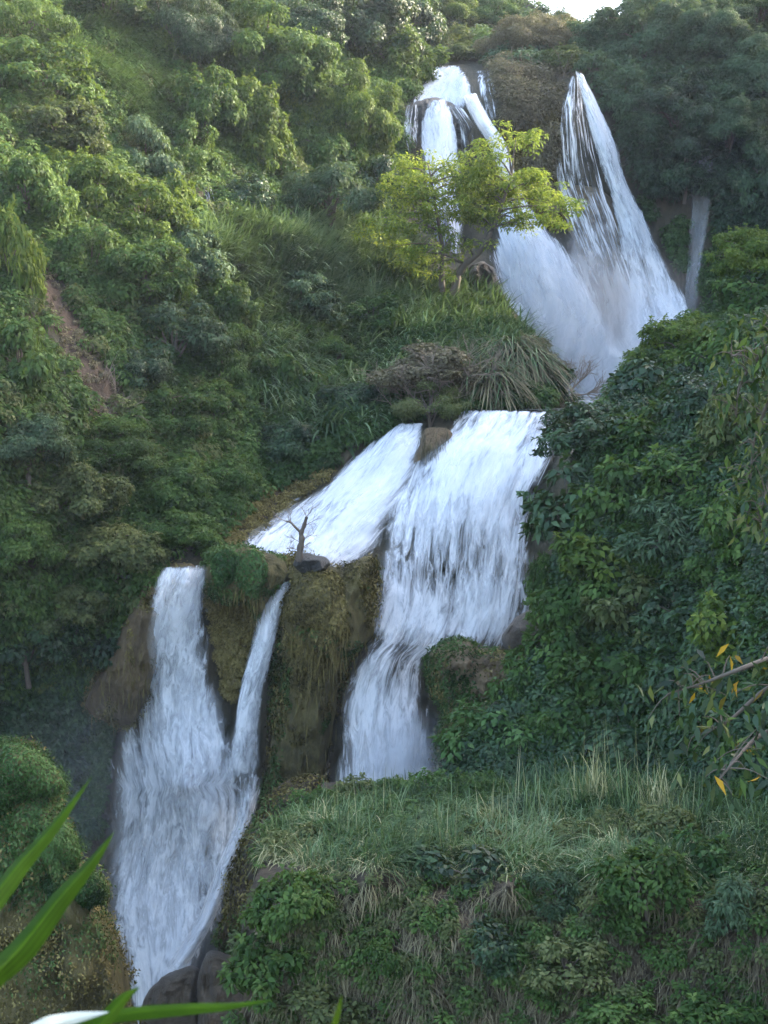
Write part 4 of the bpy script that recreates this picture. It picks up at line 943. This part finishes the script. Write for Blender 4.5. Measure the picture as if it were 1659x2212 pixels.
for a in [
 (745,1830,148,'reed','grass',"tallest pale reed tuft in front of the dark buttress foot"),
 (700,1800,110,'dry','straw',"pale drooping tuft left of the tallest pale reed tuft"),
 (595,1850,110,'dry','straw',"whitish dry tuft on the left tip of the cliff top"),
 (830,1790,134,'reed','grass',"green reed tuft right under the foot of the white chute"),
 (900,1880,110,'dry','straw',"yellowish short tuft on the brink left of the dark broad-leaved bush"),
 (780,1870,80,'dry','straw',"short straw tuft on the brink below the tallest pale reed tuft"),
 (960,1860,134,'reed','grass',"upright grass tuft above the dark broad-leaved brink bush"),
 (1070,1800,113,'reed','straw',"straw-coloured upright tuft above a brown drooping one"),
 (1090,1850,110,'dry','dry',"brown dead drooping tuft on the cliff top"),
 (1120,1700,130,'arch','grey',"arching grey-green reed tuft under the fresh green bush"),
 (1180,1690,140,'arch','grey',"tuft of long arching blades, right of the fresh green bush"),
 (1300,1740,165,'reed','straw',"tall reed tuft with pale upright stalks, middle of the cliff top"),
 (1250,1760,148,'reed','grass',"green tall reed tuft just left of the pale stalks"),
 (1360,1750,165,'reed','grass',"tall reed tuft just right of the pale stalks"),
 (1420,1760,131,'reed','straw',"straw reed tuft under the near hanging leaves' left end"),
 (1490,1790,122,'reed','grass',"reed tuft above the leafy brink bush at right"),
 (1560,1810,120,'arch','grass',"arching tuft between the brightest bush and the right edge"),
 (1630,1810,140,'arch','grass',"arching tuft at the right edge of the cliff top"),
 (1010,1760,110,'arch','grass',"soft arching tuft between the white chute and the straw tuft"),
 (1190,1800,100,'dry','straw',"low dry tuft in front of the arching blades"),
 (665,1860,90,'dry','straw',"small dry tuft on the brink near the cliff top's left tip"),
 (1150,1770,134,'reed','grass',"slim green tuft behind the brown drooping one"),
 (880,1740,100,'arch','grass',"arching tuft against the white water of the chute's foot"),
 (1330,1830,100,'dry','straw',"dry tuft on the brink below the pale-stalked reeds"),
]: tuft(*a)

# ------------------------------------------------------------------ bare trees and brushwood
def twig_mesh(name, seed, base, dirn, L, r, depth, spread=0.6, up=0.25, kids=4, gnarl=0.12):
    rng = np.random.default_rng(seed); a = Acc()
    def grow(p, d, L, r, k):
        n = 6; pts = [p]; dd = d
        for i in range(n):
            dd = norm(dd + rng.normal(size=3) * gnarl + np.array([0, 0, up * 0.1])); pts.append(pts[-1] + dd * L / n)
        a.add(*tube(np.array(pts), np.linspace(r, r * (0.45 if k else 0.25), n + 1), 5))
        if k == 0: return
        for j in range(kids):
            q = rng.integers(2, n + 1); nd = norm(dd + rng.normal(size=3) * spread + np.array([0, 0, up]))
            grow(pts[q], nd, L * rng.uniform(0.5, 0.75), r * 0.5, k - 1)
    grow(np.array(base, float), norm(np.array(dirn, float)), L, r, depth)
    return a.mesh(name)
# small dead tree on the ledge
c = P(646, 1203, 60.9)
e = empty("dead_tree", c, "small leafless dark tree standing alone on the ledge against the side cascade", "tree")
a = Acc(); m = 61 / F
trunkp = np.array([(0, 0, -.2), (.05, 0, .35), (0.13, 0, .75), (0.10, .05, 1.05), (.22, .03, 1.35), (.34, 0, 1.75)]) * np.array([1, 1, 1.0])
a.add(*tube(spline(trunkp, 20), np.linspace(0.17, 0.07, 20) * (1 + 0.15 * np.sin(np.arange(20) * 1.7)), 7))
a.add(*tube(spline([(.10, .05, 1.05), (-.15, 0, 1.3), (-.35, .05, 1.5), (-.55, 0, 1.55)], 12), np.linspace(.07, .03, 12), 6))
obj("trunk", a.mesh("trunk"), M_BARK, e)
tw = Acc()
for i, (b, d, L) in enumerate([((.34, 0, 1.75), (.5, 0, .6), .45), ((.34, 0, 1.75), (-.3, .1, .6), .4), ((-.55, 0, 1.55), (-.6, 0, .3), .45), ((-.35, .05, 1.5), (-.2, 0, .8), .4), ((-.15, 0, 1.3), (-.6, 0, .6), .5), ((.22, .03, 1.35), (.8, 0, .4), .55), ((.13, 0, .75), (.7, 0, .6), .6), ((.1, 0, .6), (-.6, 0, .5), .5), ((.05, 0, .3), (.7, -.1, .5), .5), ((.05, 0, .3), (-.7, -.1, .3), .5)]):
    mt = twig_mesh("twigs", i, b, d, L, 0.022, 2, 0.6, 0.15, 4)
    obj("branch", mt, M_TWIG, e)
# bare reddish shrub in front of the mist
c = P(1225, 848, 78)
e = empty("bare_shrub", c, "leafless reddish-brown shrub at the promontory's tip in front of the mist", "bush")
e.scale = (1.5, 1.5, 1.5)
for i, d in enumerate([(.8, 0, .7), (.5, .1, 1), (1, -.1, .3), (.2, 0, 1), (.9, .1, .1)]):
    obj("branch", twig_mesh("branch", 20 + i, (0, 0, -.1), d, 1.1, 0.04, 3, 0.65, 0.12, 4), M_TWIG, e)
# grey-brown dry shrubs on the lip
for (u, v, Y, lab, sd, sc_) in ((930, 880, 73.5, "wide greyish dry shrub above the split of the middle fall", 40, 1.55), (1010, 850, 74, "greyish dry twiggy shrub right of the wide one", 44, 1.5), (880, 850, 76, "thin twiggy shrub left of the wide greyish one", 48, 1.3)):
    e = empty("dry_shrub", P(u, v, Y), lab, "bush"); e.scale = (sc_,) * 3
    for i, d in enumerate([(.7, -.2, .8), (-.7, -.2, .7), (0, -.2, 1), (.3, -.4, .9), (-.3, -.3, .9), (.9, 0, .35), (-.95, -.1, .3)]):
        obj("branch", twig_mesh("branch", sd + i, (0, 0, -.2), d, 1.2, 0.035, 3, 0.6, 0.1, 4), M_TWIG, e)
plant(930, 880, 150, 120, 'feather', 'olive', "olive leafy shrub growing through the dry twigs over the fall's split", Y=73.2, cat='bush')
plant(935, 810, 240, 140, 'small', 'dry', "wide brown small-leaved mound behind the dry twigs", Y=76, cat='bush')
plant(1150, 790, 150, 130, 'feather', 'dry', "brown feathery bush at the promontory's edge, just above the pool", Y=79, cat='bush')
# leaning thatch of dead grass on the promontory's face
def thatch(u, v, Y, label, seed):
    rng = np.random.default_rng(seed); n = 420; p = rng.normal(size=(n, 3)) * np.array([.35, .2, .25])
    d = norm(rng.normal(size=(n, 3)) * np.array([.75, .3, .45]) + np.array([0.25, -.5, .35])); d2 = d
    V, Fq, R = blades(p, d2, 1.9 * (0.5 + 0.7 * rng.random(n)), np.full(n, 0.05), 0.9 * (0.5 + rng.random(n)), rng.random(n), 5)
    e = empty("grass_clump", P(u, v, Y - 1.5), label, "grass clump"); e.scale = (1.25, 1.25, 1.25); k = rng.random(n) < 0.5
    obj("dry_blades", mesh_np("dry_blades", V, Fq, {"rnd": R}), LM['dry'], e)
    V, Fq, R = blades(p[:200] + np.array([0, 0, .3]), d2[:200], 1.7 * (0.5 + 0.7 * rng.random(200)), np.full(200, 0.05), 0.8 * np.ones(200), rng.random(200), 5)
    obj("green_blades", mesh_np("green_blades", V, Fq, {"rnd": R}), LM['grass'], e)
thatch(1095, 770, 79, "large brown thatch of dead grass hanging off the promontory's face", 3)
thatch(1140, 800, 78.5, "smaller dead grass clump nearer the pool, right of the large thatch", 4)
thatch(1060, 830, 76, "low dead grass clump at the pool's edge under the thatch", 6)
# dead brushwood on the left slope
e = empty("brushwood", P(215, 870, 68), "heap of leafless brown branches lying below the bare red earth", "brushwood")
for i, (x, z, d, L) in enumerate([(-1.6, .2, (.95, -.2, -.25), 2.2), (-1.2, .5, (.9, -.2, -.35), 2.4), (-.8, 1.2, (.7, -.3, -.5), 2.2), (-.3, 1.6, (.4, -.3, -.7), 2), (.2, -.2, (.1, -.2, 1), 1.8), (.7, -.5, (.2, -.2, 1), 1.6), (-.3, -.3, (-.2, -.2, 1), 1.7), (-2.4, .1, (.9, -.1, -.1), 2.2), (.3, .3, (.7, -.2, -.4), 1.5), (0.9, -.6, (-.5, -.3, .8), 1.5)]):
    obj("branch", twig_mesh("branch", 70 + i, (x, -0.3, z), d, L, 0.035, 2, 0.5, 0.0, 4), M_TWIG, e)
# two big pale taro leaves on the left slope
for (u, v, Y, lab) in ((288, 762, 71.5, "single large pale heart-shaped leaf plant in the middle of the left slope"), (112, 515, 74.5, "large pale-leaved plant above the bare reddish earth")):
    e = empty("broad_leaf_plant", P(u, v, Y), lab, "plant")
    th = np.linspace(0, 2 * math.pi, 24, endpoint=False); rr = 0.5 * (1 - 0.35 * np.cos(th)) 
    V = np.stack([rr * np.sin(th) * 0.6, -0.2 + 0.12 * np.abs(np.sin(th)), -rr * np.cos(th)], -1); V = np.vstack([[0, -0.3, 0], V])
    Fq = np.array([(0, 1 + i, 1 + (i + 1) % 24) for i in range(24)])
    obj("leaf", mesh_np("leaf", V, Fq, {"rnd": np.full(25, .95)}), LM['grey'], e)
    obj("stem", mesh_np("stem", *tube([(0, -.2, 0), (0.05, 0, -.5), (0, .3, -1)], [.03, .03, .03])), M_BARK, e)

# ------------------------------------------------------------------ yellow-green tree in front of the upper fall
YT = 91.0
base = P(985, 606, YT); e = empty("tree", base, "yellow-green tree with a dark forked trunk in front of the upper falls", "tree")
def rel(u, v, dy=0.0): return P(u, v, YT + dy) - base
a = Acc()
a.add(*tube(spline([rel(980, 640), rel(988, 600), rel(1005, 570, -.3), rel(1035, 545, -.5), rel(1062, 500, -.8), rel(1085, 440, -1), rel(1105, 380, -1)], 24), np.linspace(.30, .07, 24), 7))
a.add(*tube(spline([rel(955, 630), rel(954, 590), rel(957, 545), rel(950, 500, -.3), rel(940, 440, -.5), rel(930, 380, -.5)], 22), np.linspace(.22, .06, 22), 7))
obj("trunk", a.mesh("trunk"), M_BARK, e)
CL = [(870,365),(920,350),(975,360),(1030,368),(1062,335),(1095,310),(1115,298),(1145,385),(1165,395),(1085,395),(1005,420),(930,420),(860,430),(1095,440),(1150,430),(1190,440),(1218,452),(950,490),(1035,480),(885,490),(1115,475),(1145,485),(845,535),(905,545),(1060,385),(862,578),(1005,530),(970,395),(1040,430),(900,390),(1130,460),(830,485),(930,570),(1065,470),(1010,385),(880,410),(1000,400),(1040,400),(980,440),(1060,430),(1010,460),(960,460),(1070,410),(900,460),(1110,410)]
rng = np.random.default_rng(5); Cc = []; lim = Acc()
_a = spline([rel(1005, 570, -.3), rel(1035, 545, -.5), rel(1062, 500, -.8), rel(1085, 440, -1), rel(1105, 380, -1)], 14); _b = spline([rel(957, 545), rel(950, 500, -.3), rel(940, 440, -.5), rel(930, 380, -.5)], 12)
st = list(_a) + list(_b) + [rel(1005, 570, -.3), rel(1035, 545, -.5), rel(1062, 500, -.8), rel(1085, 440, -1), rel(957, 545), rel(950, 500, -.3), rel(940, 440, -.5)]
for (u, v) in CL:
    k = rel(u, v, rng.uniform(-2.2, 1.6)); Cc.append(k)
    s0 = min(st, key=lambda q: np.linalg.norm(q - k) + (3 if q[2] > k[2] else 0)); mid = (s0 + k) / 2 + np.array([0, 0, .25])
    lim.add(*tube(spline([s0, mid, k], 8), np.linspace(.07, .02, 8), 5))
obj("limbs", lim.mesh("limbs"), M_BARK, e)
Cc = np.array(Cc); sub = np.repeat(Cc, 9, 0) + rng.normal(size=(len(Cc) * 9, 3)) * np.array([.85, .9, .36])
V, Fq, R = clump_leaves(rng, sub, 0.36 + 0.45 * rng.random(len(sub)), 54, 0.25, out=np.tile([0, 0, .6], (len(sub), 1)), flat=0.5, asp=0.42, up=.9, droop=.3)
obj("crown", mesh_np("crown", V, Fq, {"rnd": R}), LM['yellow'], e)
plant(720, 420, 190, 150, 'feather', 'grey', "grey-green tree with a thin visible trunk left of the yellow-green tree", Y=93, cat='tree')
obj("limb", mesh_np("limb", *tube(spline([P(735, 580, 92.5), P(728, 520, 92.3), P(722, 470, 92.3), P(730, 420, 92.5)], 12) - np.array(0.0), np.linspace(.16, .06, 12), 6)), M_BARK).name
_l = [o for o in col.objects if o.name.startswith("limb") and o.parent is None][-1]
_t = [o for o in col.objects if o.get("label", "").startswith("grey-green tree with a thin")][0]
bpy.context.view_layer.update(); _l.parent = _t; _l.matrix_parent_inverse = _t.matrix_world.inverted()
# drooping tangle under the brown thicket
e = empty("hanging_twigs", P(1170, 150, 111.5), "dead twigs dangling from the brown thicket beside the tall fall", "twigs")
for i in range(9):
    obj("twig", twig_mesh("twig", 200 + i, (-2.4 + 1.1 * ((i * 7) % 5) + 0.3 * math.sin(i * 3), -0.5 - 0.1 * (i % 3), 1.6 - 0.5 * ((i * 3) % 4)), (0.7 * math.sin(i * 2.3), -.15, -1), 1.6 + 0.5 * (i % 3), 0.02, 3, 0.6, -0.25, 3, 0.2), M_BARK, e)

# ------------------------------------------------------------------ near branch with yellowing leaves at the right edge
def near_branch(label, paths, Y, nleaf, L, leafs, seed, spreadpx):
    rng = np.random.default_rng(seed); b0 = P(*paths[0][0], Y); e = empty("hanging_branch", b0, label, "branch"); a = Acc(); A = {k: [] for k in leafs}
    for path in paths:
        pts = spline([P(u, v, Y + rng.uniform(-.4, .4)) for u, v in path], 30) - b0
        a.add(*tube(pts, np.linspace(0.03, 0.006, 30), 6))
        n = nleaf; k = rng.integers(3, 30, n); p = pts[k] + rng.normal(size=(n, 3)) * np.array([1, .8, 1]) * spreadpx * Y / F
        for i in range(0, n, 6):
            a.add(*tube(spline([pts[k[i]], (pts[k[i]] + p[i]) / 2 + np.array([0, 0, .04]), p[i]], 6), np.linspace(.008, .003, 6), 4))
        for i in range(n): A[leafs[rng.integers(0, len(leafs))]].append(p[i])
    obj("branch", a.mesh("branch"), M_BARK, e)
    for lf in dict.fromkeys(leafs):
        q = np.array(A[lf]); n = len(q)
        nn = norm(rng.normal(size=(n, 3)) * .6 + np.array([0, -.8, .3])); tp = rng.normal(size=(n, 3)) * .45 + np.array([0, 0, -1.0])
        Ls = L * (0.6 + .7 * rng.random(n)); V, Fq, R = leaf_quads(q, nn, tp, Ls, Ls * .3, rng.random(n), fold=.12)
        obj("leaves", mesh_np("leaves", V, Fq, {"rnd": R}), LM[lf], e)
near_branch("near hanging branch with long dark leaves, some turned orange, low at the right edge", [[(1720,1400),(1600,1445),(1520,1475),(1440,1500)],[(1720,1450),(1640,1500),(1570,1560),(1500,1590)],[(1720,1560),(1640,1590),(1590,1640),(1550,1690)]], 13, 90, .17, ['dark','dark','olive','dark','dark','dark','dark','mid','dark','autumn'], 9, 38)
near_branch("near yellow-green branch hanging down the upper right edge", [[(1740,700),(1650,760),(1600,830),(1590,900)],[(1740,760),(1670,850),(1630,950),(1620,1040)],[(1760,860),(1690,960),(1650,1080),(1640,1150)],[(1760,700),(1700,740),(1640,750),(1580,770)]], 16, 230, .15, ['olive','dark','sun','dark','mid','olive','dark'], 6, 30)

# ------------------------------------------------------------------ foreground blades
M_BLADE = leaf_mat("cane_leaf_green", (0.009, 0.03, 0.002), (0.022, 0.062, 0.003), (0.045, 0.10, 0.005), 0.4, 0.65, 0.05)
M_GLARE_LEAF = leaf_mat("sun_glare_leaf", (0.30, 0.36, 0.33), (0.40, 0.46, 0.44), (0.5, 0.56, 0.55), 0.2, 0.35, 0.6)  # near-white leaf colour stands in for blown-out sunlight on the blade
plant_e = empty("cane_plant", P(-120, 2400, 1.3), "near out-of-focus plant with long green blades at lower left", "plant")
def cane_leaf(pts, wpx, Y0, Y1, fold, seed, mat, roll=0.0):
    n = 40; s = spline(pts, n); Ys = np.linspace(Y0, Y1, n); c = P(s[:, 0], s[:, 1], Ys) - P(-120, 2400, 1.3)
    t = np.linspace(0, 1, n); wd = wpx * Y0 / F * np.interp(t, [0, .2, .45, .75, .92, 1], [.75, .95, 1, .62, .25, 0.02])
    tg = norm(np.gradient(c, axis=0)); sd = norm(np.cross(tg, np.array([0, -1.0, 0]))); nn = np.cross(sd, tg)
    sd = sd * math.cos(roll) + nn * math.sin(roll); nn = np.cross(sd, tg)
    cols = list(np.linspace(-1, 1, 17)); up = [fold * abs(k) ** 1.4 + 0.05 * math.sin(k * 25) for k in cols]
    V = np.stack([c + sd * (k * wd / 2)[:, None] - nn * (h * wd / 2)[:, None] for k, h in zip(cols, up)], 1)
    rnd = np.broadcast_to(0.45 + 0.3 * np.sin(np.arange(17) * 2.4)[None] * (np.abs(np.array(cols)) > .1) + 0.5 * (np.abs(np.array(cols)) < .1), (n, 17)) + 0.3 * fbm(V * 40, 3, seed)
    obj("leaf", mesh_np("leaf", V.reshape(-1, 3), grid_faces(n, 17), {"rnd": rnd.ravel()}), mat, plant_e)
cane_leaf([(-120,2100),(-40,1975),(30,1880),(110,1790),(200,1675)], 52, 1.25, 1.5, 0.8, 1, M_BLADE, 0.5)
cane_leaf([(-120,2200),(-30,2120),(40,2050),(120,1950),(190,1870),(248,1795)], 68, 1.15, 1.4, 0.9, 2, M_BLADE, 0.4)
cane_leaf([(80,2235),(180,2204),(300,2186),(420,2177),(500,2172),(590,2160)], 34, 1.25, 1.3, 0.4, 3, M_BLADE, 0.9)
cane_leaf([(170,2260),(225,2205),(265,2160),(302,2132)], 34, 1.2, 1.25, 0.4, 4, M_BLADE, 0.2)
cane_leaf([(710,2270),(722,2215),(732,2180),(738,2148)], 14, 1.2, 1.2, 0.3, 5, M_BLADE, 0.2)
cane_leaf([(20,2260),(90,2222),(150,2202),(235,2186)], 40, 1.1, 1.15, 0.2, 6, M_GLARE_LEAF, 0.3)
obj("stem", mesh_np("stem", *tube(spline([(-.02, 0, -.15), (0, 0, 0), (.0, 0, .12), (-.01, .02, .2)], 10), np.full(10, .008), 8)), M_BLADE, plant_e)

# ------------------------------------------------------------------ spray hanging over the plunge spots, and the valley haze
def vol_mat(name, dens, colr=(0.9, 0.94, 1.0)):
    q = NT(name); v = q.n("ShaderNodeVolumePrincipled"); v.inputs["Color"].default_value = (*colr, 1); v.inputs["Density"].default_value = dens
    q.l(v.outputs[0], q.out.inputs["Volume"]); return q.m
def mist(u, v, Y, r, dens, label):
    th = np.linspace(0, math.pi, 14)[:, None]; ph = np.linspace(0, 2 * math.pi, 24, endpoint=False)[None]
    d = np.stack([np.sin(th) * np.cos(ph), np.sin(th) * np.sin(ph), np.cos(th) + 0 * ph], -1)
    V = d * np.array(r) * (1 + 0.15 * fbm(d * 1.7, 2, int(u)))[..., None]
    o = None
    for k, sz in enumerate((1.25, 1.0, 0.75, 0.5)):
        o2 = obj("mist" if o is None else "inner_mist", mesh_np("mist", V.reshape(-1, 3) * sz, grid_faces(14, 24, True)[:, ::-1]), vol_mat("mist_air", dens * 0.4), o, P(u, v, Y) if o is None else None)
        o = o or o2
    tag(o, label, "mist", kind="stuff")
mist(1320, 745, 99, (5.5, 5.5, 5.5), 0.02, "white spray where the upper falls strike the pool")
mist(1260, 660, 101, (4.0, 4.0, 5.0), 0.012, "drifting spray in front of the white fan of the upper fall")
mist(880, 1690, 58.5, (2.6, 2.5, 2.6), 0.07, "spray at the foot of the lower chute")
mist(330, 2020, 57.5, (3.4, 2.5, 3.2), 0.025, "spray at the foot of the large left fall")
mist(190, 1700, 58.5, (3.2, 2.5, 4.0), 0.01, "bluish spray drifting in the dark hollow left of the fall")
hz = np.array([(x, y, z) for x in (-110, 110) for y in (-6, 290) for z in (-62, 75)], float)
hf = np.array([(0, 1, 3, 2), (4, 6, 7, 5), (0, 4, 5, 1), (2, 3, 7, 6), (0, 2, 6, 4), (1, 5, 7, 3)])
tag(obj("haze", mesh_np("haze", hz, hf, smooth=False), vol_mat("haze_air", 0.00018, (0.86, 0.92, 1.0))), "thin bluish valley haze", "haze", kind="stuff")
